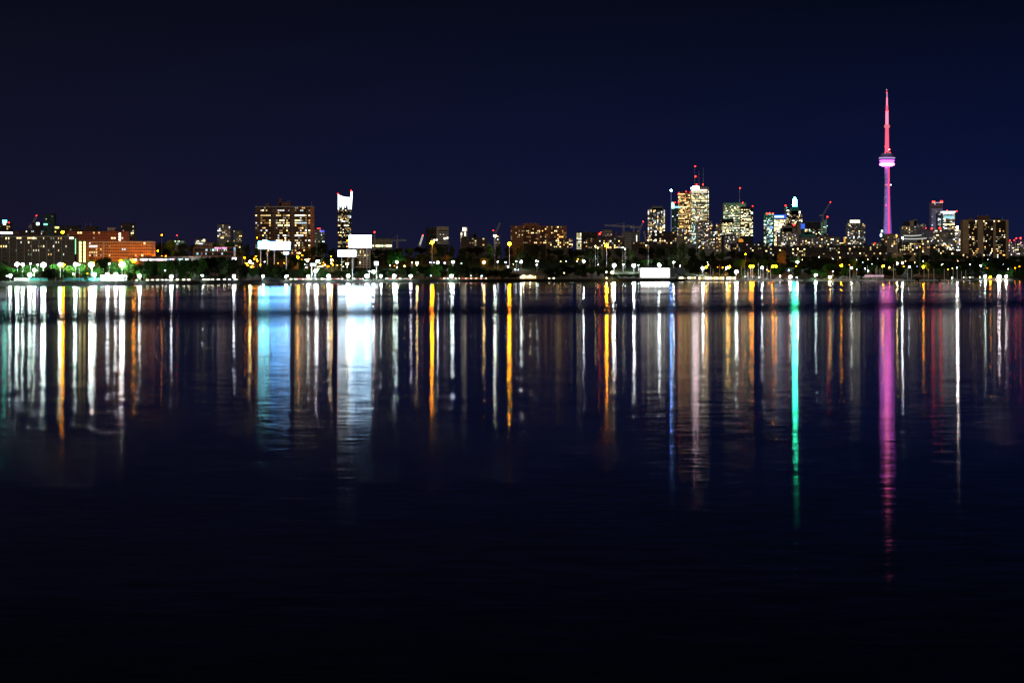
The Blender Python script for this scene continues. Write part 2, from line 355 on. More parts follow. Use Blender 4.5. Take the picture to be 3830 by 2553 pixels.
def building(name, cat, label, u0, u1, vt, Y, fac, cell=(12, 8.5), p=.3, pal='home', vb=960, win=(.18, .82, .28, .85), depth=None, mode='single',
             zones=None, boxes=(), masts=(), beacons=(), roof='dark', seed=0, rows=None, group=None, levels=None, slab=None, no_top=0, lw=None):
    """zones: photo columns (u ranges) that hold windows; cell: bay width and storey height in photo pixels"""
    rng = random.Random(int(u0*7+vt*13+seed))
    um = (u0+u1)/2
    if Y > 2500 or um > 1400: Y = max(Y, shoreline(um)+640)
    k = Y/F; x0, x1, zt = ux(u0, Y), ux(u1, Y), zv(vt, Y); xc = (x0+x1)/2; W = x1-x0
    depth = depth or max(12, min(30, W*.6))
    zg = ground(xc, Y)-1.0
    root = thing(name, label, cat, (xc, Y, zg), group)
    hgt = zt-zg; cw, ch = cell[0]*k, cell[1]*k
    nx = max(1, round(W/cw)); cw = W/nx
    b = MB(); b.box(-W/2, W/2, 0, depth, 0, hgt, 0, (cw, ch, nx)); b.build('wall', FAC[fac] if fac in FAC else fac, root)
    r = MB(); r.box(-W/2-.15, W/2+.15, -.15, depth+.15, hgt, hgt+.7); r.build('roof', PLAIN[roof], root)
    for i, bx in enumerate(boxes):
        bu0, bu1, bvt = bx[:3]; m = PLAIN[bx[3]] if len(bx) > 3 else PLAIN[roof]
        q = MB(); q.box(ux(bu0, Y)-xc, ux(bu1, Y)-xc, 2, max(4, depth-3), hgt+.7, zv(bvt, Y)-zg); q.build(bx[4] if len(bx) > 4 else 'penthouse', m, root)
    mobj = {}
    for mt in masts:
        mu, mv = mt[:2]; q = MB(); zb = hgt+.7
        if len(mt) > 2: zb = zv(mt[2], Y)-zg
        q.tube((ux(mu, Y)-xc, depth/2, zb), (ux(mu, Y)-xc, depth/2, zv(mv, Y)-zg), .30*k*2.2, .14*k*2.2, 5); mobj[mu] = q.build('antenna_mast', PLAIN['white'], root)
    for bc in beacons:
        q = MB(); rr = (bc[2] if len(bc) > 2 else 2.0)*k; zc = zv(bc[1], Y)-zg
        q.ball((ux(bc[0], Y)-xc, -.3, zc), rr)
        on = [m_ for u_, m_ in mobj.items() if abs(u_-bc[0]) < 1.6]
        q.build('beacon', BEACON, on[0] if on else root)
    # lit windows
    cells = []
    nf = int(min(hgt, zt-zv(vb, Y))/ch)
    for j in range(no_top, nf):
        if rows is not None and j not in rows: continue
        ff = rng.choice([.35, .7, 1, 1, 1.3, 1.75]) if p < .85 else 1
        for i in range(nx):
            x = -W/2+(i+.5)*cw; u = 1915+(x+xc)/k
            pp = p
            if zones:
                pp = 0
                for zn in zones:
                    if zn[0] <= u <= zn[1]: pp = zn[2] if len(zn) > 2 else p
            if rng.random() < pp*ff: cells.append((j, i, x))
    # runs of neighbouring panes share one tenant's light
    col = {}
    last = None
    for j, i, x in cells:
        if last and last[0] == j and last[1] == i-1 and rng.random() < .6: col[(j, i)] = col[(j, i-1)]
        else: col[(j, i)] = (rng.choice(PAL[pal]), pick_level(rng, lw) if levels is None else rng.choice(levels))
        last = (j, i)
    wd = cw*(win[1]-win[0]); ht = ch*(win[3]-win[2])
    ox = cw*((win[0]+win[1])/2-.5); oz = ch*((win[2]+win[3])/2)
    if mode == 'single':
        order = sorted(cells, key=lambda c: -col[(c[0], c[1])][1])
        for j, i, x in order[:100]:
            c, l = col[(j, i)]; put_window(root, x+ox, hgt-(j+1)*ch+oz, 0, wd*rng.uniform(.85, 1.02), ht, wmat(c, l))
        rest = order[100:]
        if rest:
            mb = MB(); ms = []
            for j, i, x in rest:
                m = wmat(*col[(j, i)])
                if m not in ms: ms.append(m)
                z = hgt-(j+1)*ch+oz; mb.box(x+ox-wd/2, x+ox+wd/2, -.12, .02, z-ht/2, z+ht/2, ms.index(m))
            o = mb.build('window', ms, root); o['kind'] = 'stuff'
    else:
        byrow = {}
        for j, i, x in cells: byrow.setdefault(j, []).append((i, x))
        for j, l in byrow.items():
            mb = MB(); ms = []
            for i, x in l:
                m = wmat(*col[(j, i)])
                if m not in ms: ms.append(m)
                z = hgt-(j+1)*ch+oz; mb.box(x+ox-wd/2, x+ox+wd/2, -.12, .02, z-ht/2, z+ht/2, ms.index(m))
            mb.build('lit_storey', ms, root)
    if slab:       # balconies: one part per storey and bay
        mi = PLAIN[slab[0]]
        for za, zb in slab[1]:
            a, b_ = ux(za, Y)-xc, ux(zb, Y)-xc
            q = MB(); q.box(a, b_, -.07, -.01, 0, hgt-no_top*ch-.3); q.build('bay_shade_panel', PLAIN['bay'], root)  # flat dark panel puts the shade of a recessed bay into colour
            for j in range(no_top, nf):
                q = MB(); z = hgt-(j+1)*ch
                q.box(a, b_, -1.5, -.13, z+.02, z+.28); q.box(a, b_, -1.5, -1.42, z+.28, z+ch*.34); q.build('balcony', mi, root)
    root['_u'] = (u0+u1)/2
    return root, xc, zg, hgt, depth
def lit_panel(root, xc, zg, Y, u0, u1, v0, v1, m, name, y=-.4, th=.35):
    Y = root.location.y
    q = MB(); q.box(ux(u0, Y)-xc, ux(u1, Y)-xc, y, y+th, zv(v1, Y)-zg, zv(v0, Y)-zg); return q.build(name, m, root)
def tower(label, u0, u1, vt, Y, fac, **k):
    a = dict(cell=(4.2, 4.9), mode='row', pal='office', p=.5, vb=930, depth=32, win=(.1, .9, .3, .88)); a.update(k)
    nm = a.pop('name', 'office_tower'); cat = a.pop('cat', 'tower')
    return building(nm, cat, label, u0, u1, vt, Y, fac, **a)

# ---- far left
r = building('office_tower', 'tower', 'squat tower topped by a glowing green sign at the skyline edge', -12, 38, 836, 2600, 'dark', cell=(7, 8), p=.22, vb=866)
Gs = glow('green_sign', (.06, .9, .68), 20); lit_panel(*r[:3], 2600, 10, 25, 823.5, 833, Gs, 'rooftop_sign'); lit_panel(*r[:3], 2600, 12, 22, 835, 841, wmat('cream', 2), 'window')
q = MB(); q.ball((ux(32, 2600)-r[1], 2, zv(833, 2600)-r[2]), .9); q.build('beacon', BEACON, r[0])
r = building('terminal_block', 'building', 'low dark block with a long glowing white roof strip', -40, 56, 866, 1990, 'dark', p=0, vb=880)
lit_panel(*r[:3], 1990, -38, 47, 868, 874.5, glow('white_roof_light', (.62, .80, 1), 6), 'light_strip')
r = building('hospital', 'building', 'long grey stone hospital block with a bright top storey', 0, 280, 884, 1980, 'grey stone', cell=(9.2, 15), p=.24, pal='inst', vb=970, win=(.30, .66, .3, .75), depth=18,
  boxes=[(96, 260, 880, 'concrete')], zones=[(4, 96, .22), (104, 168, .42), (168, 256, .30)])
lit_panel(*r[:3], 1880, 0, 279, 884, 886, PLAIN['beige'], 'cornice', -.5, .45)
for uu in range(6, 258, 28): lit_panel(*r[:3], 1880, uu, uu+1.6, 899, 985, PLAIN['grey'], 'pilaster', -.4, .35)
lit_panel(*r[:3], 1880, 260, 275, 887, 893.5, wmat('cream', 2), 'window'); lit_panel(*r[:3], 1880, 281, 284, 893, 950, glow('green_tube', (.35, 1, .5), 1.6), 'light_strip', -.3)
rng = random.Random(4)
for j in range(17): put_window(r[0], ux(64+j*2.6 if j < 7 else 104+(j-7)*3.0, 1980)-r[1], zv(890, 1980)-r[2], -.1, .45, 1.3, wmat(rng.choice(['yellow', 'cream', 'warm']), rng.choice([1, 2])))
r = building('stair_tower', 'building', 'pale stair tower with two columns of glowing yellow panes', 288, 325, 901, 1976, 'stair', p=0, depth=10)
for i, (a, b_) in enumerate([(296, 304.5), (312, 320)]):
    for j in range(6):
        lit_panel(*r[:3], 1876, a, b_, 903+j*13.2, 914.5+j*13.2, glow('stair_light', (1, .82, .32), 2.6, False), 'window', -.2, .15)
r = building('brick_apartment_block', 'building', 'long dark red brick block with pale storey bands behind the hospital', 250, 472, 866, 2160, 'red brick', cell=(9.5, 10), p=.13, vb=903, boxes=[(316, 356, 847), (400, 428, 851, 'grey'), (262, 300, 860, 'brown')],
  masts=[(314, 832), (333, 832)], depth=18)
for j in range(3): put_window(r[0], ux(448, r[0].location.y)-r[1], zv(875+j*10.5, r[0].location.y)-r[2], 0, 2.0, 1.9, wmat('cream', 2))
r = building('orange_brick_block', 'building', 'wide orange brick block with pale storey bands lit by street lamps', 324, 569, 905, 2010, 'orange brick', cell=(8.2, 11.2), p=.16, vb=962, depth=18, zones=[(336, 362, .75), (362, 386, .25), (388, 470, .22), (470, 569, .06)], roof='beige')
q = MB(); q.box(ux(385, r[0].location.y)-r[1], ux(390, r[0].location.y)-r[1], -.6, -.01, 0, r[3]); q.build('pilaster', PLAIN['beige'], r[0])
r = building('podium', 'building', 'long beige podium with a glowing shopfront strip below the orange block', 478, 905, 961, 1985, 'podium', p=0, depth=8, roof='brown')
rng = random.Random(8); uu = 480
while uu < 702:
    wdt = rng.choice([4, 6, 9]); c = rng.choice(['white', 'white', 'cool', 'cyan', 'cream', 'pink'])
    if rng.random() < .8: lit_panel(*r[:3], 1985, uu, uu+wdt, 967.5, 974.5, wmat(c, rng.choice([1, 2, 2])), 'shopfront')
    uu += wdt+1.2
lit_panel(*r[:3], 1985, 868, 884, 963, 974, wmat('white', 2), 'shopfront')
building('apartment_tower', 'tower', 'dark narrow tower rising behind the dark red brick block', 452, 501, 836, 2350, 'dark', cell=(6, 8), p=.22, vb=903, zones=[(490, 500, .6), (452, 490, .12)], boxes=[(458, 498, 833)])
r = building('glass_tower', 'tower', 'dim green glass tower behind the hospital roof', 164, 204, 802, 3200, 'green glass', cell=(6, 5), p=.03, pal='green', vb=876, boxes=[(172, 196, 798, 'dark')])
lit_panel(*r[:3], 3200, 163, 178, 836, 842, glow('teal_sign', (.3, 1, .75), 1.6), 'wall_sign')
r = building('construction_block', 'building', 'unfinished block with one glowing white upper room', 120, 152, 834, 2750, 'dark', cell=(7, 8), p=.15, vb=872)
lit_panel(*r[:3], 2750, 136, 147, 832, 842, wmat('cool', 2), 'window')
building('low_office', 'building', 'flat dark office roofline between the white strip and the green glass tower', 76, 163, 862, 2120, 'dark', cell=(5, 8), p=.12, pal='cool', vb=880)
r = building('low_office', 'building', 'small block with a yellow green roof sign beside the green glass tower', 204, 224, 847, 2420, 'dark', cell=(6, 8), p=.2, vb=880); lit_panel(*r[:3], 2420, 207, 220, 848, 854, glow('lime_sign', (.8, 1, .2), 3), 'rooftop_sign')
building('low_office', 'building', 'dark maroon block with a few lit attic rooms above the hospital', 224, 296, 847, 2300, 'dark', cell=(9, 9), p=.0, vb=880, zones=[(262, 290, .6)], rows=[0, 1], pal='inst', boxes=[(288, 296, 843)])

# ---- region towards the brown slab
building('apartment_tower', 'tower', 'lone apartment tower speckled with yellow windows above the trees', 813, 861, 840, 3000, 'grey condo', cell=(6, 6.6), p=.36, pal='home', vb=910, boxes=[(826, 850, 835)])
building('apartment_tower', 'tower', 'dimmer grey green tower beside the speckled yellow tower', 873, 905, 862, 3050, 'pale green', cell=(5.5, 6), p=.24, pal='home', vb=930)
building('low_office', 'building', 'flat roofed white lit pavilion under the lone red beacon', 653, 692, 900, 2500, 'grey condo', cell=(5, 5), p=.5, pal='green', vb=915, boxes=[(657, 675, 892, 'dark')], masts=[(662, 881)], beacons=[(662, 880, 2.2)])
building('low_apartment', 'building', 'small boxy apartment block with crowded bright windows on the crest', 729, 768, 894, 2650, 'grey condo', cell=(4.6, 5), p=.55, pal='condo', vb=915, boxes=[(752, 766, 887)])
building('plant_building', 'building', 'grey rooftop plant building behind the pink rooftop sign', 765, 828, 908, 2300, 'grey condo', cell=(9, 8), p=.06, vb=922)
r = building('brick_office', 'building', 'low brick office under pink glowing sign letters', 727, 874, 925, 2000, FAC['brick slab'], p=0, depth=14, roof='brick')
for i, (a, b_) in enumerate([(931, 938.5), (945, 952.5)]):
    lit_panel(*r[:3], 2000, 729, 872, a, b_, PLAIN['black'], 'ribbon_window', -.05, .1)
    uu = 735; rng = random.Random(20+i)
    while uu < 862:
        if rng.random() < .42: lit_panel(*r[:3], 2000, uu, uu+rng.choice([3, 5, 7]), a+.6, b_-.6, wmat(rng.choice(['cool', 'white', 'green', 'cyan', 'pink']), rng.choice([0, 0, 1, 2])), 'window', -.16, .1)
        uu += 8.5
lit_panel(*r[:3], 2000, 722, 727.5, 928, 972, PLAIN['brick'], 'chimney_pier', -.5, 3)
PS = glow('pink_sign', (1, .42, .85), 4)
rng = random.Random(3)
for a, b_ in [(803, 820), (822, 829), (830.5, 851)]:
    q = MB(); uu = a; y0, y1 = -.45, -.2
    while uu < b_-2:                       # letter-like strokes; the photo's lettering is not legible
        ys = r[0].location.y; zt, zb = zv(925.6, ys)-r[2], zv(930, ys)-r[2]; x = ux(uu, ys)-r[1]
        q.box(x, x+.16, y0, y1, zb, zt)
        h = rng.choice([0, 1, 2]); q.box(x+.16, x+.48, y0, y1, zt-.2, zt) if h != 1 else q.box(x+.16, x+.48, y0, y1, zb, zb+.2)
        uu += 2.7
    q.build('sign_lettering', PS, r[0])

# ---- brown apartment slab
YB = 2420
building('apartment_slab', 'apartment block', 'big brown brick apartment slab with balconies behind the twin billboard', 955, 1160, 774, YB, 'brown brick', cell=(6.4, 9.35), p=.3, pal='home', vb=952, win=(.1, .96, .36, .86), depth=20,
  zones=[(957, 968, .16), (975, 1014, .42), (1014, 1030, .03), (1031, 1039, .4), (1040, 1086, .48), (1086, 1103, .06), (1104, 1144, .58), (1152, 1160, .6)],
  boxes=[(993, 1007, 761, 'brown'), (1040, 1086, 757, 'brown'), (1044, 1051, 740, 'brown', 'chimney')], masts=[(1080, 747, 758), (1070, 750, 758)], roof='concrete', slab=('brown', [(975, 1014), (1040, 1086), (1104, 1144)]))
building('apartment_wing', 'apartment block', 'windowless red brick end wing of the brown apartment slab', 1160.5, 1172, 774, YB-3, FAC['red brick'], cell=(4, 9.35), p=0, depth=16, roof='concrete', masts=[(1163, 752)])
r = building('condo_tower', 'tower', 'pale green condo with a red roof sign beside the brown slab', 1172.5, 1214, 861, 3400, 'pale green', cell=(4.6, 5), p=.3, pal='condo', vb=918, boxes=[(1185, 1199, 856)])
lit_panel(*r[:3], 3400, 1186, 1199, 853, 856.5, glow('red_sign', (1, .06, .05), 3), 'rooftop_sign'); lit_panel(*r[:3], 3400, 1198, 1213, 861, 868, glow('blue_trim', (.10, .12, 1), 1.3), 'corner_light')
# ---- crowned tower
YC = 3600
r = tower('dark glass tower with a glowing white crown and one tall fin', 1264, 1313, 779, YC, 'dark office', cell=(4.6, 5.2), p=.40, pal='home', vb=926, depth=24)
CR = glow('crown_light', (.80, .95, 1), 3)
def px(u, v): return (ux(u, YC)-r[1], zv(v, YC)-r[2])
q = MB(); q.prism([px(*p) for p in [(1264, 784), (1264, 727), (1270, 730), (1280, 734), (1292, 737), (1309, 738), (1309, 778), (1306, 783), (1302, 783), (1300, 764), (1296, 764), (1293, 777), (1290, 777), (1288, 763), (1285.5, 763), (1284, 783), (1281, 783), (1279.5, 764), (1277, 764), (1276, 776), (1273, 776), (1271.5, 764), (1269, 764), (1268, 783)]][::-1], -1.2, -.2)
q.build('crown', CR, r[0])
q = MB(); q.prism([px(*p) for p in [(1311, 783), (1311.5, 718), (1317, 716), (1317, 740), (1313.5, 783)]][::-1], -1.2, 6); q.build('fin', CR, r[0])
for bu, bv in ((1264, 725.5), (1313.5, 713.5)):
    q = MB(); q.ball((px(bu, bv)[0], -.5, px(bu, bv)[1]), 1.1); q.build('beacon', BEACON, r[0])
# ---- low things under the billboards
r = building('arched_hall', 'building', 'low grey hall with narrow arched windows behind the lower billboard', 1300, 1383, 930, 2420, 'grey condo', p=0, vb=962, depth=14)
for j in range(8): lit_panel(*r[:3], 2420, 1336+j*5.6, 1338+j*5.6, (951 if j % 2 else 938), (958 if j % 2 else 945), wmat('yellow', j % 3), 'window')
r = building('long_mall', 'building', 'long pale green mall with a glowing ground floor under the chimney mast', 1392, 1466, 893, 2900, 'pale green', p=0, vb=925, depth=20)
rng = random.Random(9); uu = 1394
while uu < 1462:
    lit_panel(*r[:3], 2900, uu, uu+3.4, 916, 922.5, wmat(rng.choice(['yellow', 'cream', 'warm', 'green']), rng.choice([1, 2, 2])), 'window'); uu += 4.2
q = MB(); b0 = (ux(1401, 2880), 2880, ground(ux(1401, 2880), 2880))
ch = thing('chimney_stack', 'slim chimney stack with a red beacon beside the biggest billboard', 'chimney', b0)
q.tube((0, 0, 0), (0, 0, zv(871, 2880)-b0[2]), .9, .7, 10); st = q.build('shaft', PLAIN['concrete'], ch)
q = MB(); q.ball((0, 0, zv(868, 2880)-b0[2]), 1.0); q.build('beacon', BEACON, st)
# ---- middle
r = building('office_block', 'building', 'dark banded office wing behind the giant orange lamp', 1592, 1633, 853, 3320, 'dark office', cell=(7, 6.6), p=.06, vb=905, boxes=[(1604, 1632, 851, 'grey')])
r = building('office_block', 'building', 'beige office block with a blank attic and white storey bands', 1633, 1678, 849, 3300, 'dark office', cell=(6, 6.4), p=.10, vb=915, depth=20, roof='beige', no_top=2)
lit_panel(*r[:3], 3300, 1633, 1678, 849, 861, PLAIN['beige'], 'attic_panel', -.6, .5)
lit_panel(*r[:3], 3300, 1633, 1640, 861, 912, PLAIN['beige'], 'corner_panel', -.6, .5)
for j in range(8): lit_panel(*r[:3], 3300, 1640.2, 1678, 865.5+j*6.3, 868+j*6.3, PLAIN['white'], 'storey_band', -.5, .4)
for a, b_, v in [(1660, 1668, 892), (1671, 1676, 890), (1622, 1628, 898), (1632, 1636, 897)]: lit_panel(*r[:3], 3300, a, b_, v-3, v+3, wmat('cream', 2), 'window', -.9, .3)
r = building('church_tower', 'building', 'narrow pale tower with floodlit belfry openings', 1723, 1748, 866, 3150, 'beige', p=0, boxes=[(1729, 1748, 849, 'beige', 'belfry')], masts=[(1730, 846, 850)], roof='beige')
for a, b_, v, w_ in [(1730, 1743, 852, 864), (1738, 1742, 868, 882), (1724, 1728, 870, 880), (1724, 1726, 886, 892), (1724, 1726, 896, 904)]: lit_panel(*r[:3], 3150, a, b_, v, w_, wmat('cream', 2), 'window', -.5 if v < 866 else -.4)
building('low_apartment', 'building', 'dark flat block with a roof turret beside the narrow church tower', 1724, 1823, 890, 3000, 'dark', cell=(10, 7.5), p=.0, zones=[(1762, 1783, .6), (1806, 1812, .6), (1750, 1762, .25)], vb=925, boxes=[(1759, 1780, 876), (1772, 1780, 871)])
r = building('construction_block', 'building', 'half built tower lit from inside under the white star crane', 1848, 1870, 881, 3100, 'grey condo', cell=(5, 6), p=.25, vb=920, pal='home')
# brick slab
building('apartment_slab', 'apartment block', 'wide red brick apartment slab with scattered warm windows and roof plant', 1910, 2119, 846, 3200, 'brick slab', cell=(5.8, 7.3), p=.22, pal='gold', lw=[.4, .34, .26], vb=915, depth=18, boxes=[(1956, 2016, 835, 'brick')], masts=[(2002, 831, 836), (1970, 832, 836), (1985, 832, 836)], roof='brick',
  slab=('brick', [(1958, 1978), (1986, 2006), (2023, 2042), (2060, 2078)]))
building('low_apartment', 'building', 'dark stepped block in front of the brick slab with amber rooms', 2050, 2127, 897, 2900, 'dark', cell=(7, 7.5), p=.38, pal='gold', vb=932)
building('low_apartment', 'building', 'slim block with yellow windows tucked beside the brick slab', 2127.5, 2143, 893, 3250, 'grey condo', cell=(5, 6), p=.4, vb=930)
# green striped etc
building('office_block', 'building', 'narrow green block with fully glowing striped storeys', 2156, 2175, 871, 3100, 'green glass', cell=(6, 6.2), p=.88, pal='office', vb=934, levels=[1, 1, 2])
building('low_office', 'building', 'dark grey office roofline with a teal roof light', 2175.5, 2240, 869, 3150, 'dark office', cell=(7, 7), p=.05, vb=935, pal='home', boxes=[(2185, 2200, 866, 'teal')], zones=[(2180, 2200, .35), (2212, 2240, .25)], beacons=[(2243, 875, 3.6), (2247, 869, 1.6)], rows=[4, 5, 6, 7])
building('condo_block', 'building', 'grey construction frame with lit top floor beside the red glow', 2252, 2289, 860, 3250, 'grey condo', cell=(6, 7), p=.2, vb=905, pal='home')
building('terraced_apartment', 'building', 'terraced apartment block with many golden rooms behind the big orange lamp', 2200, 2335, 890, 2800, 'dark', cell=(8, 8), p=.42, pal='home', vb=935, boxes=[(2300, 2308, 866, 'brown', 'chimney'), (2252, 2296, 884), (2310, 2332, 882, 'grey')])
building('unfinished_building', 'building', 'bare concrete frame under the hammerhead crane', 2326, 2365, 869, 3300, 'grey condo', cell=(8, 6.5), p=.02, vb=905, boxes=[(2330, 2360, 866, 'grey')])
r = building('unfinished_building', 'building', 'grey frame with a vertical string of work lights', 2366, 2393, 869, 3280, 'grey glass', cell=(6, 6), p=.04, vb=915)
for j in range(9): lit_panel(*r[:3], 3280, 2380, 2382.5, 880+j*4.4, 883+j*4.4, wmat('cream', 2), 'work_light')
building('low_apartment', 'building', 'dark low house row with amber rooms under the construction frames', 2366, 2440, 905, 2780, 'dark', cell=(9, 9), p=.3, pal='gold', vb=940)
# ---- downtown
D = 6500
tower('rounded grey condo tower with a stepped crown of lit rooms', 2423, 2487, 785, 6300, 'grey glass', p=.26, pal='condo', zones=[(2423, 2428, .8), (2483, 2487, .7), (2428, 2483, .36)], boxes=[(2429, 2482, 778, 'grey'), (2440, 2478, 771, 'grey')], vb=900, cell=(5, 5))
r = tower('teal glass tower with a curved glowing crest and thin side mast', 2514, 2545, 778, D, 'teal glass', p=.08, pal='cool', vb=868, beacons=[(2525, 757), (2538, 757)])
q = MB(); q.prism([(ux(u, D)-r[1], zv(v, D)-r[2]) for u, v in [(2512, 780), (2512, 757), (2515, 755), (2520, 757), (2523, 764), (2523, 780)]][::-1], -.5, 10); q.build('crest', glow('crest_light', (.6, 1, .75), 1.5), r[0])
lit_panel(*r[:3], D, 2524, 2545, 771, 778, wmat('cyan', 1), 'crown_band')
q = MB(); q.tube((ux(2510.7, D)-r[1], 4, 0), (ux(2510.7, D)-r[1], 4, zv(715, D)-r[2]), 1.0, .5, 6); q.build('antenna_mast', glow('mast_light', (.30, .36, .8), .5), r[0])
q = MB(); q.ball((ux(2510.7, D)-r[1], 3, zv(712, D)-r[2]), 3.0); q.build('beacon', glow('blue_star', (.16, .34, 1), 170, True), r[0])
tower('amber granite tower with rows of golden windows', 2537, 2585, 724, D, 'amber granite', p=.66, pal='gold', cell=(4.0, 4.8), beacons=[(2537, 727), (2539, 722), (2566, 716), (2583, 719)], boxes=[(2541, 2584, 718, 'brown')], vb=905, levels=[0, 1, 1, 2])
r = tower('tallest white office tower with a glowing corner logo and roof masts', 2586, 2651, 698, D-60, 'white office', p=.72, cell=(4.1, 4.7), vb=835, no_top=3, masts=[(2600, 622), (2616, 640), (2632, 626)], beacons=[(2600, 622, 2.6), (2601, 660, 3), (2605, 690, 2.6), (2629, 690, 2.6)], levels=[0, 1, 1, 2])
lit_panel(*r[:3], D-60, 2590, 2614, 697.5, 706.5, glow('white_logo', (1, .80, .92), 26), 'logo_panel'); lit_panel(*r[:3], D-60, 2583, 2586, 701, 708, glow('violet_logo', (.6, .55, 1), 5), 'logo_panel')
for j in range(3): lit_panel(*r[:3], D-60, 2588, 2648, 709+j*4.6, 711.6+j*4.6, wmat('cream', 1 if j else 2), 'lit_storey')
lit_panel(*r[:3], D-60, 2645, 2648, 699, 835, PLAIN['black'], 'corner_recess', -.5, .4)
tower('low glassy block with green white storeys at the white tower foot', 2584, 2603, 832, 6250, 'grey glass', p=.75, pal='green', vb=915, cell=(4, 4.6))
tower('grey hotel block below the tallest white tower', 2612, 2655, 830, 6200, 'grey condo', p=.30, pal='condo', vb=930, boxes=[(2620, 2649, 824, 'grey')])
tower('slim block with a bright lit shaft beside the white tower', 2653, 2664, 838, 6220, 'beige', p=.25, pal='home', boxes=[(2656, 2663, 827, 'beige')], vb=890)
tower('wide grey condo slab in front of the tallest white tower', 2623, 2678, 866, 5600, 'grey condo', p=.30, pal='condo', vb=935, cell=(5, 5.4))
tower('pale grey block left of the long orange roofed block', 2679, 2698, 838, 5800, 'beige', p=.28, pal='home', vb=948, cell=(4, 4.6), name='apartment_tower')
tower('black steel tower with a blank top above dense gold storeys', 2699, 2745, 819, 6100, 'dark office', p=.78, pal='office', vb=882, cell=(4, 4.6), no_top=3, levels=[1, 1, 2])
tower('broad mast topped white tower with dense office lights', 2706, 2790, 759, D, 'white office', p=.50, pal='office', vb=890, cell=(4, 4.6), no_top=2, masts=[(2768, 706)], beacons=[(2768, 704, 2.6), (2778, 758, 2)], zones=[(2706, 2790, .58)])
tower('black steel tower with bright broken office storeys', 2771, 2816, 773, 6350, 'dark office', p=.62, pal='office', vb=884, cell=(4, 4.8), no_top=2, beacons=[(2815, 771, 2)], levels=[1, 2, 2])
tower('grey stepped condo with tiny pale windows below the black towers', 2711, 2764, 884, 5400, 'grey condo', p=.24, pal='condo', vb=940, boxes=[(2724, 2752, 874, 'grey')], cell=(4.4, 5))
r = building('apartment_block', 'building', 'dark balcony block with an orange lit roof dormer', 2740, 2855, 912, 3700, 'dark', cell=(7, 7), p=.26, pal='condo', vb=940, boxes=[(2762, 2781, 902), (2800, 2808, 903), (2842, 2852, 903)])
q = MB(); Y_ = 3700; q.prism([(ux(u, Y_)-r[1], zv(v, Y_)-r[2]) for u, v in [(2763, 905), (2763, 898), (2767, 893), (2775, 893), (2780, 898), (2780, 905)]][::-1], -.6, 1.9); q.build('dormer', glow('dormer_light', (1, .36, .04), .8), r[0])
r = building('apartment_block', 'building', 'dark brown midrise with warm rooms below the rounded condo', 2441, 2531, 867, 3900, 'dark', cell=(8, 7.6), p=.2, pal='home', vb=920, beacons=[])
for a, v in ((2452, 866), (2471, 867), (2452, 898)): lit_panel(*r[:3], 3900, a-3, a+3, v-3, v+3, wmat('cream', 2), 'window')
r = tower('slim pale tower with an amber lit top beside the brown midrise', 2532, 2560, 846, 5200, 'beige', p=.25, pal='condo', vb=905, cell=(5, 5.2))
lit_panel(*r[:3], 5200, 2541, 2556, 845, 850, glow('amber_top', (1, .5, .1), 2.2), 'crown_band')
tower('grey block with pale balconies beside the slim amber topped tower', 2560, 2587, 862, 5000, 'grey condo', p=.35, pal='home', vb=915)
# right of downtown core
r = tower('teal glass tower with red roof lights beside the blue sign', 2857, 2895, 800, D, 'teal glass', p=.55, pal='green', vb=925, boxes=[(2864, 2894, 796, 'teal')], beacons=[(2869, 799, 3), (2879, 797, 2.5), (2891, 798, 2.5)], cell=(4.4, 4.8))
lit_panel(*r[:3], D, 2881, 2895, 846, 855, glow('blue_storey', (.15, .35, 1), 1.6), 'lit_storey')
r = tower('office tower with a glowing blue roof sign above bright yellow storeys', 2896, 2940, 803, D-80, 'white office', p=.9, pal='office', vb=925, no_top=4, cell=(4.2, 4.8), levels=[1, 2, 2])
lit_panel(*r[:3], D-80, 2896, 2939, 803.5, 816, glow('blue_sign', (.02, .12, 1), 1.6), 'sign_backing'); lit_panel(*r[:3], D-80, 2897, 2931, 808, 813, glow('blue_white_sign', (.35, .6, 1), 5), 'rooftop_sign', -1, .5)
r = tower('stepped dark tower carrying the green beacon lantern', 2942, 3001, 803, D-100, 'dark office', p=.42, pal='office', vb=845, cell=(4.2, 5), boxes=[(2944, 2994, 796, 'grey'), (2948, 2990, 788, 'grey'), (2960, 2988, 774, 'teal', 'lantern_base')], masts=[(2946, 772)], beacons=[(2938, 769, 3), (2970, 840, 4.5)])
YG = D-100
q = MB(); q.lathe([(0.2, zv(771, YG)-r[2]), (6.3, zv(771, YG)-r[2]), (6.3, zv(748, YG)-r[2]), (3.6, zv(742, YG)-r[2]), (.4, zv(736, YG)-r[2])], 12, c=(ux(2974, YG)-r[1], 8)); q.build('lantern', glow('green_lantern', (.03, 1, .52), 105, True), r[0])
for a, b_, v, w_ in [(2943, 2951, 785, 789), (2988, 2994, 790, 798), (2945, 2951, 798, 803)]: lit_panel(*r[:3], YG, a, b_, v, w_, wmat('cream', 2), 'window')
tower('pale condo with a domed roof below the green beacon tower', 2911, 2982, 868, 5500, 'grey condo', p=.32, pal='condo', vb=927, cell=(5, 5.4), boxes=[(2924, 2976, 852, 'grey'), (2929, 2964, 843, 'grey', 'dome')])
tower('plain grey concrete shaft beside the domed condo', 2982.5, 2994, 834, 5480, FAC['blind'], p=0, vb=925)
tower('office with a blue washed glass wall and concrete attic', 2994.5, 3071, 831, 6300, 'dark office', p=.26, pal='office', vb=880, no_top=5, cell=(5, 5.2), boxes=[(3012, 3071, 829, 'grey')])
r = thing('blue_lit_atrium', 'deep blue lit glass slab beside the plain grey concrete shaft', 'building', (ux(3003, 6250), 6250, ground(ux(3003, 6250), 6250)))
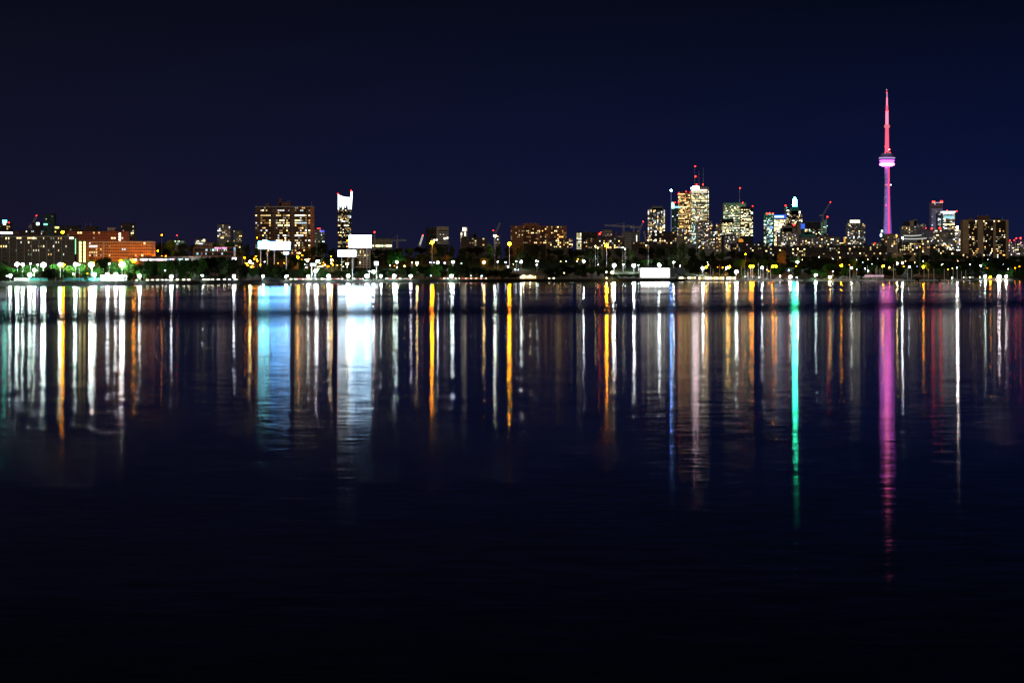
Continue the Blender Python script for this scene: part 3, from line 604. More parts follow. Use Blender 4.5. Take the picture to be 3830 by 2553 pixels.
q = MB(); q.box(-ux(3003, 6250)+ux(2995, 6250), ux(3011, 6250)-ux(3003, 6250), 0, 12, 0, zv(833, 6250)-28, 0, (3, 3.6, 5)); q.build('wall', FAC['teal glass'], r)
for j in range(5): q = MB(); q.box(-5.5, 5.5, -.4, -.05, zv(837+j*3.8, 6250)-28-2.2, zv(837+j*3.8, 6250)-28); q.build('lit_storey', glow('blue_wash', (.06, .16, 1), 1.2), r)
# sail tower
r = building('sail_tower', 'tower', 'glass sail shaped tower with a slanted roof under the luffing crane', 3071.5, 3096, 838, 6100, 'green glass', cell=(4.2, 4.6), p=.22, pal='green', mode='row', vb=880)
YS = 6100
q = MB(); q.prism([(ux(u, YS)-r[1], zv(v, YS)-r[2]) for u, v in [(3071.5, 837), (3072, 830), (3095.5, 815), (3096, 837)]][::-1], -.1, 20); q.build('slanted_roof', FAC['green glass'], r[0])
for j in range(6): lit_panel(*r[:3], YS, 3072+j*3.6, 3072.6+j*3.6, 833-j*2.4, 872, glow('edge_light', (.4, .75, .6), .5), 'mullion', -.35, .2)
q = MB(); q.ball((ux(3095, YS)-r[1], 1, zv(811, YS)-r[2]), 2.2); q.build('beacon', BEACON, r[0])
tower('long low white gridded condo slab', 2994, 3142, 886, 4700, 'grey condo', p=.17, pal='condo', vb=930, cell=(6, 6.2), boxes=[(2996, 3052, 876, 'teal'), (3058, 3128, 882, 'brown')], win=(.12, .88, .2, .88), name='condo_slab')
r = tower('twin stepped condo with a glowing glass crown', 3171, 3236, 836, 5200, 'grey glass', p=.30, pal='condo', vb=918, cell=(5, 5.2), boxes=[(3178, 3219, 822, 'grey'), (3220, 3232, 834, 'grey')], name='condo_tower')
lit_panel(*r[:3], 5200, 3180, 3216, 823.5, 833, wmat('cream', 2), 'crown_glass', 1.4, .5)
r = building('low_apartment', 'building', 'small block with an amber washed wall beside the twin stepped condo', 3156, 3172, 886, 4600, 'beige', cell=(6, 6), p=.1, vb=920); lit_panel(*r[:3], 4600, 3156, 3162, 886, 908, glow('amber_wash', (1, .5, .1), .9), 'amber_washed_wall')  # amber light on the wall is put into a glowing panel
building('low_apartment', 'building', 'low roof glowing orange between the long slab and amber block', 3140, 3156, 907, 4500, 'beige', cell=(4, 4), p=.8, pal='gold', vb=916, levels=[1, 2])
building('low_apartment', 'building', 'distant flat block with a red roof light before the needle tower', 3260, 3294, 908, 5000, 'beige', cell=(5, 5), p=.15, vb=925, beacons=[(3272, 909, 1.6)])
r = building('glass_tower', 'tower', 'slim dark tower edged with blue white lights at the needle foot', 3293, 3306, 858, 5600, 'dark office', cell=(4, 5), p=.25, pal='cool', vb=922)
lit_panel(*r[:3], 5600, 3296, 3301, 860, 868, wmat('cool', 2), 'edge_light'); lit_panel(*r[:3], 5600, 3292, 3298, 875, 884, glow('blue_white', (.55, .8, 1), 8), 'edge_light', -.8)
building('terraced_apartment', 'building', 'pale terraced block covering the base of the needle tower', 3311, 3364, 876, 4300, 'beige', cell=(8, 8), p=.28, pal='home', vb=925, zones=[(3311, 3330, .1), (3330, 3364, .4)], boxes=[(3315, 3340, 874, 'grey')])
# far right group
building('office_block', 'building', 'stepped pale office cluster beside the needle tower', 3373, 3430, 846, 5600, 'grey condo', cell=(5, 5.4), p=.30, pal='condo', vb=875, mode='row', boxes=[(3383, 3404, 829, 'dark'), (3404, 3430, 825, 'beige'), (3419, 3431, 820, 'grey')])
building('office_block', 'building', 'grey violet gridded hotel behind the curved banded building', 3430, 3463, 836, 5500, 'purple glass', cell=(4, 5), p=.2, pal='condo', vb=880, mode='row', beacons=[(3463, 853, 1.6)])
YK = 4800
r = building('curved_band_building', 'building', 'building wrapped by two bright curved white bands', 3379, 3465, 880, YK, 'grey glass', cell=(6, 5), p=.05, vb=902, roof='grey', depth=20)
for sgn, v, a, b_ in ((1, 881, 3379, 3446), (1, 893, 3380, 3465)):
    q = MB(); n = 14
    for i in range(n):
        t0, t1 = i/n, (i+1)/n; f = lambda t: (ux(a+(b_-a)*t, YK)-r[1], -1.5-5*math.sin(math.pi*t), zv(v+3*math.sin(math.pi*t*.5+.0)-6*t*t*.9, YK)-r[2])
        q.tube(f(t0), f(t1), .8, .8, 5)
    q.build('curved_band', glow('band_light', (1, .97, .92), .8), r[0])
r = tower('tall purple striped tower with four red roof lights', 3484, 3526, 757, 6400, 'purple glass', p=.06, pal='cool', vb=862, cell=(5, 4.6), beacons=[(3489, 754, 3), (3494, 754.5, 3), (3519, 754, 3), (3524, 754, 3)])
lit_panel(*r[:3], 6400, 3501, 3503.5, 788, 855, wmat('yellow', 0), 'lift_shaft'); lit_panel(*r[:3], 6400, 3487, 3526, 757, 758.4, wmat('cool', 1), 'crown_band')
for j in range(17): lit_panel(*r[:3], 6400, 3484.5, 3525.5, 781+j*4.6, 782.3+j*4.6, glow('violet_storey', (.42, .38, .72), .38), 'lit_storey', -.3, .2)
tower('short glassy blue annex joining the purple striped tower', 3508, 3526.5, 796, 6300, 'teal glass', p=.45, pal='cool', vb=860, cell=(4, 4.6))
r = tower('bright tower with a flared glowing crown beside the purple tower', 3527, 3571, 797, 6250, 'grey glass', p=.5, pal='condo', vb=890, cell=(5, 5), boxes=[])
q = MB(); YF = 6250; q.prism([(ux(u, YF)-r[1], zv(v, YF)-r[2]) for u, v in [(3531, 799), (3522, 792), (3524, 790), (3572, 790), (3575, 792), (3567, 799)]][::-1], -4, 20); q.build('flared_crown', glow('flare_light', (.9, .97, 1), 1.9), r[0])
for j in range(3): lit_panel(*r[:3], YF, 3529, 3570, 803+j*5, 806.5+j*5, wmat('cyan', 0 if j == 0 else 1), 'lit_storey')
for bu, bv in ((3541, 788), (3574, 791), (3577, 790)):
    q = MB(); q.ball((ux(bu, YF)-r[1], -4, zv(bv, YF)-r[2]), 1.8); q.build('beacon', BEACON, r[0])
tower('grey condo with two red roof lights below the purple tower', 3471, 3521, 861, 5300, 'purple glass', p=.26, pal='condo', vb=930, cell=(5, 5.4), beacons=[(3485, 854.5, 3), (3514, 853, 3), (3518, 856, 2.2)], boxes=[(3476, 3518, 859, 'dark')])
tower('plain beige slab between the red lit condo and flared crown tower', 3522, 3543, 868, 5250, 'beige', p=.08, pal='home', vb=890, no_top=2)
tower('wide grey condo in front of the flared crown tower', 3507, 3571, 893, 5000, 'grey condo', p=.3, pal='condo', vb=945, cell=(5, 5.4))
r = tower('grey condo under the huge white roof floodlight', 3572, 3601, 860, 5000, 'grey condo', p=.45, pal='condo', vb=945, cell=(5, 5.6))
q = MB(); q.tube((ux(3581, 5000)-r[1], .5, r[3]+.7), (ux(3581, 5000)-r[1], .5, zv(852, 5000)-r[2]), .3, .3); q.build('floodlight_post', PLAIN['pole'], r[0])
q = MB(); q.ball((ux(3581, 5000)-r[1], -.5, zv(850, 5000)-r[2]), 2.6); q.build('floodlight', glow('white_star', (1, .97, .92), 460, True), r[0])
lit_panel(*r[:3], 5000, 3572, 3584, 858, 863, wmat('yellow', 2), 'crown_band')
# tan slab
building('apartment_slab', 'apartment block', 'tall tan brick apartment slab with dark balcony bays', 3601, 3772, 824, 3150, 'tan brick', cell=(4.3, 7.45), p=.30, pal='home', vb=968, win=(.08, .95, .32, .86), depth=18,
  lw=[.4, .38, .22], zones=[(3623, 3656, .22), (3658, 3676, .03), (3678, 3714, .22), (3715, 3724, .08), (3725, 3761, .22)], boxes=[(3661, 3703, 807, 'brown'), (3625, 3638, 814, 'brown'), (3718, 3743, 816, 'dark')], masts=[(3662, 800, 808), (3698, 801, 808), (3754, 810), (3690, 803, 808), (3680, 804, 808)], roof='tan',
  slab=('dark', [(3623, 3656.5), (3678, 3714.5), (3725, 3761)]))
for i, (a, b_, vt, t) in enumerate([(3772.5, 3793, 905, 'violet lit condo stub with red roof lights beyond the tan slab'), (3795, 3815, 912, 'small grey condo with yellow rooms beyond the tan slab'), (3812, 3842, 900, 'dark tower at the skyline end with speckled cool windows')]):
    building('condo_tower', 'tower', t, a, b_, vt, 6000, 'purple glass' if i == 0 else 'grey condo', cell=(4.5, 5), p=.4 if i < 2 else .15, pal='condo', vb=956, mode='row', beacons=[(a+5, vt-6, 2.6)] if i == 0 else ([(a-2, vt-14, 2), (a+6, vt-21, 2.6)] if i == 1 else [(a+5, vt-9, 3.4)]), masts=[(a+6, vt-20)] if i == 1 else [])
# dark rows of houses in front of the right-hand skyline
for i, (a, b_, vt, p, t) in enumerate([
    (2862, 2905, 921, .10, 'dark low roof under the blue sign tower'), (2906, 2960, 925, .10, 'orange tinted dark house row left of the white gridded slab'), (2962, 3030, 922, .28, 'dark house row with golden rooms below the white gridded slab'),
    (3032, 3100, 926, .12, 'dark blank house row below the sail tower'), (3102, 3165, 919, .14, 'dark flat roofs below the orange glowing low roof'), (3166, 3250, 920, .22, 'dark house row with white sparks below the twin stepped condo'),
    (3252, 3318, 922, .10, 'dark blank roofs before the needle tower'), (3364, 3456, 909, .50, 'dark terraced block with big golden windows below the curved bands'), (3437, 3482, 900, .5, 'pale balcony block with creamy rooms right of the golden terrace'),
    (3484, 3506, 915, .3, 'dark small block left of the cyan lit block'), (3507, 3540, 922, .3, 'dark block with a column of cyan windows'), (3541, 3600, 938, .12, 'low dark roofs at the tan slab foot')]):
    building('house_row', 'building', t, a, b_, vt, 3600 if i != 8 else 3700, 'dark' if i != 8 else 'beige', cell=(8, 7.2), p=p, pal='home', vb=vt+40, boxes=[(a+6, a+14, vt-6), (b_-16, b_-8, vt-9)] if i < 8 else [], depth=14)
for i, (a, b_, vt, p, t) in enumerate([(2968, 3064, 950, .16, 'long dark block with few amber rooms above the marina'), (3070, 3160, 952, .05, 'unlit long roof above the marina trees'), (3168, 3334, 944, .14, 'long brown apartment row above the marina'), (3336, 3432, 946, .10, 'brown apartment row with twin lit rooms'), (3600, 3672, 950, .4, 'low brown block at the tan slab base with lit ground floors')]):
    building('apartment_row', 'building', t, a, b_, vt, 3350, 'tan brick' if i in (3, ) else 'dark', cell=(7.5, 8), p=p, pal='home', vb=vt+36, depth=12, roof='dark')

# ------------------------------------------------------------------ needle tower
YN = 6700
kx = YN/F
xn, gz = ux(3317.5, YN), ground(ux(3317.5, YN), YN)-1
nd = thing('observation_tower', 'slender pink and purple lit needle tower with a round pod', 'tower', (xn, YN, gz))
def nz(v): return zv(v, YN)-gz
def prof(l): return [(hw*kx, nz(v)) for hw, v in l]
CON = mat('pale_concrete', (.52, .50, .50), .8)
q = MB(); q.lathe(prof([(24, 960), (20, 900), (18.2, 860), (15.2, 800), (12.6, 720), (10.8, 660), (10.2, 621)]), 24, lobe=.14); q.build('shaft', CON, nd)
def strip(name, col, s, u0, u1, v0, v1, n=1):
    q = MB(); q.box((u0-3317.5)*kx, (u1-3317.5)*kx, 0, 1, 0, 1); return q
q = MB()
pts = [(875, 3320.3, 3324.3, 19), (780, 3320.5, 3324.5, 15), (700, 3320.7, 3324.7, 12.5), (624, 3321, 3325, 11)]
for (v0, a0, b0, r0), (v1, a1, b1, r1) in zip(pts, pts[1:]):
    y0, y1 = -r0*kx*1.0, -r1*kx*1.0
    q.add([((a0-3317.5)*kx, y0, nz(v0)), ((b0-3317.5)*kx, y0, nz(v0)), ((b1-3317.5)*kx, y1, nz(v1)), ((a1-3317.5)*kx, y1, nz(v1)),
           ((a0-3317.5)*kx, y0+6, nz(v0)), ((b0-3317.5)*kx, y0+6, nz(v0)), ((b1-3317.5)*kx, y1+6, nz(v1)), ((a1-3317.5)*kx, y1+6, nz(v1))],
          [(0, 1, 2, 3), (1, 5, 6, 2), (4, 0, 3, 7), (5, 4, 7, 6)])
q.build('lift_light_strip', glow('lift_pink', (1, .07, .22), 1.35, False), nd)
q = MB(); q.lathe(prof([(8, 622), (20, 621.5), (27, 618.5), (28.5, 614.5), (27, 610.5), (22, 609.5)]), 28); q.build('radome', glow('radome_light', (1, .17, .98), 6, True), nd)
q = MB(); q.lathe(prof([(22, 609), (24, 605), (27.5, 600)]), 28); q.build('pod_light_ring', glow('pod_violet', (.75, .06, .95), 6, True), nd)
q = MB(); q.lathe(prof([(27.5, 599.6), (29.3, 596), (29.3, 587), (26, 583), (24, 579)]), 28); pdk = q.build('pod_deck', mat('pod_metal', (.25, .2, .3), .5), nd)
q = MB(); q.lathe(prof([(21, 578.8), (21, 574), (12, 573), (9, 570)]), 28); q.build('pod_roof', CON, nd)
for v in (603.5, 593, 590.5): q = MB(); q.lathe(prof([(28.2 if v > 600 else 29.6, v+.7), (28.2 if v > 600 else 29.6, v-.7)]), 28); q.build('window_band', glow('deck_light', (.75, .55, 1), 1.1 if v > 600 else .25), pdk)
RM = glow('mast_red_wash', (1, .13, .25), 1.05, False); PM = glow('mast_pink_wash', (1, .27, .46), 1.25, False)  # LED light on the upper shaft and antenna is put into their emission
q = MB(); q.lathe(prof([(8.4, 573), (8.0, 561), (7.4, 520), (6.6, 479)]), 12); q.build('upper_shaft', RM, nd)
q = MB(); q.lathe(prof([(8, 479), (10.3, 476), (10.3, 470), (8, 467), (6, 466.5)]), 16); q.build('sky_pod', glow('skypod_wash', (1, .2, .28), .9), nd)
q = MB(); q.lathe(prof([(6.0, 466), (5.6, 417)]), 10); q.build('antenna_section', PM, nd)
q = MB(); q.lathe(prof([(4.6, 416.5), (4.4, 395)]), 10); q.build('antenna_section', RM, nd)
q = MB(); q.lathe(prof([(3.2, 394.5), (3.0, 367)]), 8); q.build('antenna_section', PM, nd)
q = MB(); q.lathe(prof([(2.1, 366.5), (1.9, 347)]), 8); q.build('antenna_section', glow('mast_lilac_wash', (.8, .35, .75), .9), nd)
q = MB(); q.lathe(prof([(1.0, 346.5), (.7, 335)]), 6); q.build('antenna_section', RM, nd)
for u, v, rr, m in [(3317.5, 395.5, 2.1, BEACON), (3314.5, 416, 2, BEACON), (3321, 416, 2, BEACON), (3317, 368, 1.8, BEACON), (3315.4, 347, 1.5, BEACON), (3313, 691, 1.8, BEACON), (3311.8, 769, 1.8, BEACON), (3310.8, 848, 1.6, BEACON), (3309, 549, 1.8, BEACON), (3327.5, 560, 2.2, BEACON), (3328, 571, 1.8, BEACON), (3310, 572, 1.8, BEACON),
                    (3330, 692, 1.9, glow('white_spot', (1, .95, 1), 14)), (3315, 335.5, 1.1, wmat('cool', 2)), (3324, 560, 2, glow('pink_spot', (1, .75, .8), 9))]:
    q = MB(); q.ball(((u-3317.5)*kx, -13*kx if v > 620 else -9.2*kx if v > 480 else -4.6*kx, nz(v)), rr*kx*.8); q.build('beacon', m, nd)
def spot(name, loc, target, col, energy, deg, parent=None):
    l = bpy.data.lights.new(name, 'SPOT'); l.color = col; l.energy = energy; l.spot_size = math.radians(deg); l.spot_blend = .6; l.shadow_soft_size = 1
    o = bpy.data.objects.new(name, l); LINK(o); o.location = loc
    o.rotation_euler = (Vector(target)-Vector(loc)).to_track_quat('-Z', 'Y').to_euler(); return o
spot('needle_floodlight', (xn-60, YN-420, 60), (xn, YN, 200), (.38, .16, 1), 7e6, 52)

# ------------------------------------------------------------------ cranes
def lattice(q, a, b, wd, n):
    a, b = Vector(a), Vector(b); d = (b-a).normalized(); p = Vector((0, 1, 0)); s = d.cross(p).normalized()*wd/2
    q.tube(a+s, b+s, wd*.16, None, 4); q.tube(a-s, b-s, wd*.16, None, 4)
    for i in range(n):
        t0, t1 = i/n, (i+1)/n; e = 1 if i % 2 else -1
        q.tube(a.lerp(b, t0)+s*e, a.lerp(b, t1)-s*e, wd*.1, None, 3)
def crane(label, Y, base, top, jib, counter, cm='crane', beacon=None, apex=None, tie=True, wd=2.2, lit=None):
    """base, top: foot and head of the mast; jib, counter: tips of the two arms (photo pixels)"""
    x0 = ux(base[0], Y); g = max(ground(x0, Y), zv(base[1], Y)-40)
    g = ground(x0, Y)
    root = thing('tower_crane', label, 'crane', (x0, Y, g), 'tower cranes on the skyline')
    P = lambda u, v: (ux(u, Y)-x0, 0, zv(v, Y)-g)
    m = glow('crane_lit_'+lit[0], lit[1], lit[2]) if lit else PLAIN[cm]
    q = MB(); lattice(q, (0, 0, 0), P(*top), wd, 26); q.build('mast', PLAIN[cm], root)
    q = MB(); lattice(q, P(*top), P(*jib), wd*.8, 14); jb = q.build('jib', m, root)
    q = MB(); lattice(q, P(*top), P(*counter), wd*.8, 5); t = P(*counter); q.box(t[0]-wd*.5, t[0]+wd*.5, -1, 1, t[2]-wd*.9, t[2]+.3); q.build('counter_jib', PLAIN[cm], root)
    t = P(*top); q = MB(); q.box(t[0]+.3, t[0]+2.4, -1.2, 1.0, t[2]-2.6, t[2]-.3); q.build('cab', PLAIN['grey'], root)
    if apex:
        q = MB(); q.tube(P(*top), P(*apex), wd*.22, wd*.12, 4); q.tube(P(*apex), Vector(P(*top)).lerp(Vector(P(*jib)), .75), .12, None, 3); q.tube(P(*apex), P(*counter), .12, None, 3); q.build('apex_ties', PLAIN[cm], root)
    if beacon:
        q = MB(); b = P(*beacon); q.ball((b[0], -.6, b[2]), 1.7*Y/F*1.1); q.build('beacon', BEACON, jb)
    root['_u'] = base[0]
crane('luffing crane with raised jib and red tip beside the green glass tower', 2900, (118, 870), (119, 848), (137, 806), (110, 846), beacon=(137, 806), apex=(112, 838))
crane('small pale crane with level arms between the mall and the big orange lamp', 3300, (1486, 918), (1486, 899), (1521, 898.5), (1464, 899.5), apex=(1486, 878))
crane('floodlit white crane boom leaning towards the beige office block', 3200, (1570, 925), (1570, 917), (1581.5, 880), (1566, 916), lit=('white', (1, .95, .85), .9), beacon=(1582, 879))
crane('steep luffing crane carrying a white star lamp above the half built tower', 3080, (1851, 900), (1851, 880), (1870, 833), (1845, 878), beacon=(1845, 862), apex=(1846, 868))
crane('large hammerhead crane with a long level jib', 3350, (2332, 900), (2332, 846), (2261, 843), (2362, 846), apex=(2334, 833))
crane('smaller hammerhead crane tucked beside the large hammerhead', 3500, (2370, 900), (2370, 850), (2393, 848.5), (2360, 850), apex=(2369, 840))
crane('luffing crane with a steep jib left of the rounded grey condo', 3400, (2390, 890), (2390, 866), (2406, 828), (2385, 864), beacon=(2406, 828), apex=(2386, 857))
crane('short pale crane leaning away from the rounded grey condo', 3300, (2416, 912), (2416, 897), (2408, 865), (2420, 896))
crane('tall luffing crane above the glass sail tower', 6050, (3077, 860), (3077, 805), (3106, 757), (3068, 804), beacon=(3106, 755.5), wd=3.6)
crane('thin crane hugging the dark side of the green beacon tower', 6330, (2938, 840), (2938, 778), (2938.5, 769), (2935, 780), wd=3)

# yellow mast near the white boom, radio mast lights
# ------------------------------------------------------------------ billboards
def billboard(label, u0, u1, v0, v1, Y, col, s, posts=2, split=None):
    xc = ux((u0+u1)/2, Y); g = ground(xc, Y); root = thing('billboard', label, 'billboard', (xc, Y, g), 'lit billboards')
    z0, z1 = zv(v1, Y)-g, zv(v0, Y)-g; W = ux(u1, Y)-ux(u0, Y)
    q = MB(); q.box(-W/2-.3, W/2+.3, .0, 1.0, z0-.4, z1+.4); q.build('frame', PLAIN['black'], root)
    q = MB(); q.box(-W/2, W/2, -.25, -.01, z0, z1); q.build('screen', glow('screen_%d' % u0, col, s), root)
    q = MB(); q.box(-W/2-.3, W/2+.3, -1.3, -.3, z0-.75, z0-.55); q.build('catwalk', PLAIN['steel'], root)
    for i in range(posts):
        x = 0 if posts == 1 else -W*.3+W*.6*i/(posts-1)
        q = MB(); q.tube((x, .5, -.5), (x, .5, z0-.3), .5, .5, 8); q.build('leg', PLAIN['steel'], root)
billboard('smaller panel of the twin cyan white billboards below the brown slab', 966, 1008.5, 903, 930, 2150, (.20, .78, 1), 26)
billboard('wider panel of the twin cyan white billboards below the brown slab', 1011, 1085, 904, 934, 2150, (.14, .46, 1), 24)
billboard('little white sign panel hanging low under the twin billboards', 1061, 1080, 942, 951, 2120, (.65, .85, 1), 6, 1)
billboard('biggest glowing white billboard beside the crowned tower', 1306, 1389, 880, 926, 2250, (.45, .72, 1), 26)
billboard('lower glowing white billboard at the foot of the crowned tower', 1264, 1331, 936, 959, 2180, (.52, .76, 1), 20)
billboard('small square white sign by the trees under the chimney stack', 1400, 1415, 978, 991, 2180, (.9, .97, 1), 5, 1)
billboard('flat white bus shelter panel among the parking lamps', 1161, 1182, 985, 993, 2100, (.85, .95, 1), 4, 2)
# ------------------------------------------------------------------ waterfront buildings
def frame_post(q, x, y0, y1, z0, z1, t=.15): q.box(x-t, x+t, y0, y1, z0, z1)
# white hall; the floodlight on its front is put into emissive panels
Y = 2570; xc = ux(2452, Y); g = ground(xc, Y)
hall = thing('floodlit_hall', 'large white floodlit tent hall with a blue grey roof on the waterfront', 'hall', (xc, Y, g))
P = lambda u, v: (ux(u, Y)-xc, zv(v, Y)-g)
q = MB(); q.prism([P(2395, 1003), P(2394, 1001), P(2425, 994), P(2470, 995), P(2512, 999.5), P(2511, 1003)][::-1], -1.2, 30); q.build('roof', PLAIN['greyroof'], hall)
q = MB(); q.box(P(2395.5, 0)[0], P(2508, 0)[0], .5, 28, 0, P(0, 1002)[1]-.1); q.build('wall', PLAIN['white'], hall)
HG = glow('hall_front_glow', (.95, 1, .98), 5)
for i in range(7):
    a = 2396.5+i*15.7; q = MB(); q.box(P(a, 0)[0], P(a+15.1 if i < 6 else a+13, 0)[0], .2, .48, 1.6, P(0, 1003.4)[1]); q.build('floodlit_panel', HG, hall)
q = MB(); q.prism([P(2509, 1004), P(2527, 1003), P(2527, 1034), P(2509, 1036)][::-1], 2, 26); q.build('side_wall', PLAIN['greyroof'], hall)
q = MB(); q.prism([P(2516, 1002), P(2562, 1001), P(2568, 1022), P(2556, 1032), P(2520, 1016)][::-1], 6, 26); q.build('side_roof', PLAIN['greyroof'], hall)
# yellow lit terrace building
Y = 2560; xc = ux(2600, Y); g = ground(xc, Y)
t = thing('terrace_building', 'long low terrace glowing yellow beside the white hall', 'building', (xc, Y, g))
q = MB(); q.box(ux(2529, Y)-xc, ux(2775, Y)-xc, .4, 8, 0, 3.6); q.build('wall', PLAIN['beige'], t)
q = MB(); q.box(ux(2528, Y)-xc, ux(2776, Y)-xc, -.8, 8.4, 3.6, 3.9); q.build('roof', PLAIN['dark'], t)
rng = random.Random(12); uu = 2531
while uu < 2770:
    wd = rng.choice([5, 7, 8]); c, l = ('cream', 2) if rng.random() < .5 else rng.choice([('yellow', 2), ('warm', 2), ('yellow', 1)])
    if rng.random() < (.95 if uu < 2690 else .6): q = MB(); q.box(ux(uu, Y)-xc, ux(uu+wd, Y)-xc, .15, .38, .5, 3.2); q.build('window', wmat(c, l), t)
    uu += wd+1.6
# warm kiosk
Y = 2420; xc = ux(1990, Y); g = ground(xc, Y)
k = thing('lakeside_pavilion', 'small gabled pavilion glowing warm amber at the water edge', 'pavilion', (xc, Y, g))
P = lambda u, v: (ux(u, Y)-xc, zv(v, Y)-g)
q = MB(); q.prism([P(1974, 1032), P(1990, 1025.5), P(2006, 1032)][::-1], -1, 6); q.build('roof', PLAIN['beige'], k)
q = MB(); q.box(P(1974, 0)[0], P(2006, 0)[0], 0, 5, 0, P(0, 1032.4)[1]); q.build('wall', glow('lamplit_wall', (1, .55, .16), .55), k)  # warm lamplight on this wall is put into its emission
q = MB(); q.box(P(1944, 0)[0], P(1973.5, 0)[0], .5, 4, 0, P(0, 1028)[1]); q.build('side_wing', PLAIN['beige'], k)
for i in range(12): q = MB(); a = 1946+i*5; q.box(P(a, 0)[0], P(a+2.6, 0)[0], -.25, -.02 if 1974 <= a else .48, .8, 3.4 if i % 2 else 2.5); q.build('window', wmat(['cream', 'warm', 'yellow'][i % 3], 2), k)
for i in range(7):
    q = MB(); a = 2009+i*4.0
    q.tube((P(a, 0)[0], 1, 0), (P(a, 0)[0], 1, P(0, 1032)[1]), .18); q.tube((P(a, 0)[0], 1, P(0, 1032)[1]), (P(a+3, 0)[0], 1, P(0, 1031)[1]), .18); q.build('arch', PLAIN['beige'], k)
for a, v in ((1959, 1034), (1982, 1033)):
    q = MB(); q.ball((P(a, v)[0], -.9, P(a, v)[1]), .5); q.build('wall_lamp', glow('lamp_warm1', (1, .72, .34), 330, True), k)
# white mural building by the pool
Y = 1740; xc = ux(420, Y); g = ground(xc, Y)
pb = thing('pool_building', 'white floodlit pool building with blue mural figures', 'building', (xc, Y, g))
P = lambda u, v: (ux(u, Y)-xc, zv(v, Y)-g)
q = MB(); q.box(P(376, 0)[0], P(463, 0)[0], 0, 8, 0, P(0, 1030)[1]); q.build('wall', PLAIN['white'], pb)
q = MB(); q.box(P(375, 0)[0], P(464, 0)[0], -.5, 8.5, P(0, 1030)[1], P(0, 1028.4)[1]); q.build('roof', PLAIN['white'], pb)
rng = random.Random(2)
for i in range(9):
    a = 382+i*9+rng.uniform(-2, 2); q = MB(); q.box(P(a, 0)[0], P(a+rng.uniform(1.2, 3), 0)[0], -.06, -.01, .5, rng.uniform(1.4, 2.2)); q.build('mural_figure', mat('mural_blue', (.14, .2, .5), .6), pb)
for a in (464.5, 471): q = MB(); q.box(P(a, 0)[0], P(a+3, 0)[0], .5, 1.2, 0, P(0, 1025)[1]); q.build('gate_post', PLAIN['white'], pb)
# turquoise hoarding along the left shore
for i, (a, b_) in enumerate([(52, 108), (112, 178), (238, 300), (304, 372)]):
    Y = 1738; xc = ux((a+b_)/2, Y); g = ground(xc, Y); W = ux(b_, Y)-ux(a, Y)
    fr = thing('hoarding', ['pale fence stretch at the far end of the floodlit pool', 'turquoise hoarding left of the dark round shore tree', 'turquoise hoarding right of the dark round shore tree', 'turquoise hoarding joining the white pool building'][i], 'fence', (xc, Y, g), 'turquoise hoardings along the pool')
    q = MB(); n = 8
    for j in range(n): q.box(-W/2+W*j/n+.04, -W/2+W*(j+1)/n-.04, 0, .12, .15, 2.3)
    q.build('panel', PLAIN['teal'] if i else PLAIN['white'], fr)
    q = MB()
    for j in range(n+1): q.tube((-W/2+W*j/n, .2, -.3), (-W/2+W*j/n, .2, 2.5), .07, None, 5)
    q.build('post', PLAIN['steel'], fr)
# row of gazebos
gz0 = None; GL = []
for i, u in enumerate((2787, 2814, 2839, 2866, 2890)):
    Y = 2655; xc = ux(u, Y); g = ground(xc, Y)
    if gz0 is None:
        gz0 = thing('gazebo', '', 'gazebo', (xc, Y, g), 'white gazebos on the marina quay')
        q = MB(); q.lathe([(3.6, 2.3), (3.4, 2.5), (.15, 4.2)], 8); q.build('canopy', PLAIN['white'], gz0)
        for kk in range(6):
            q = MB(); q.tube((3*math.cos(kk*1.047), 3*math.sin(kk*1.047), 0), (3*math.cos(kk*1.047), 3*math.sin(kk*1.047), 2.4), .1); q.build('post', PLAIN['white'], gz0)
        q = MB(); q.ball((0, -1.5, 2.0), .3); q.build('lamp', glow('gazebo_lamp', (1, .95, .7), 45, True), gz0); o = gz0
    else: o = dup(gz0, (xc, Y, g))
    o['label'] = 'white gazebo on the marina quay, %s from the white floodlit hall' % ORD[i]

# ------------------------------------------------------------------ trees
rng = random.Random(77)
def leafmat(name, a, b_):
    m = bpy.data.materials.new(name); m.use_nodes = True; nt = m.node_tree; b = bsdf(nt)
    oi = N(nt, 'ShaderNodeObjectInfo'); g = N(nt, 'ShaderNodeNewGeometry'); n = N(nt, 'ShaderNodeTexNoise'); n.inputs['Scale'].default_value = .9; nt.links.new(g.outputs['Position'], n.inputs[0])
    f = mth(nt, 'MULTIPLY_ADD', oi.outputs['Random'], .5, mth(nt, 'MULTIPLY', n.outputs['Fac'], .5))
    nt.links.new(ramp(nt, f, [(.2, a), (.8, b_)]), b.inputs['Base Color']); b.inputs['Roughness'].default_value = .8; b.inputs['Specular IOR Level'].default_value = .06
    return m
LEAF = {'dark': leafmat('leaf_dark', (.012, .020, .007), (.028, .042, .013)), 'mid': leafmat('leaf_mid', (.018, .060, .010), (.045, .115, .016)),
        'olive': leafmat('leaf_olive', (.045, .045, .013), (.08, .07, .02)), 'bright': leafmat('leaf_lamplit_green', (.02, .085, .014), (.05, .15, .022)), 'yellow': leafmat('leaf_lamplit_amber', (.16, .11, .02), (.24, .17, .04))}  # bright and yellow sets carry lamplight in the leaf colour
BARK = mat('bark', (.05, .038, .028), .9)
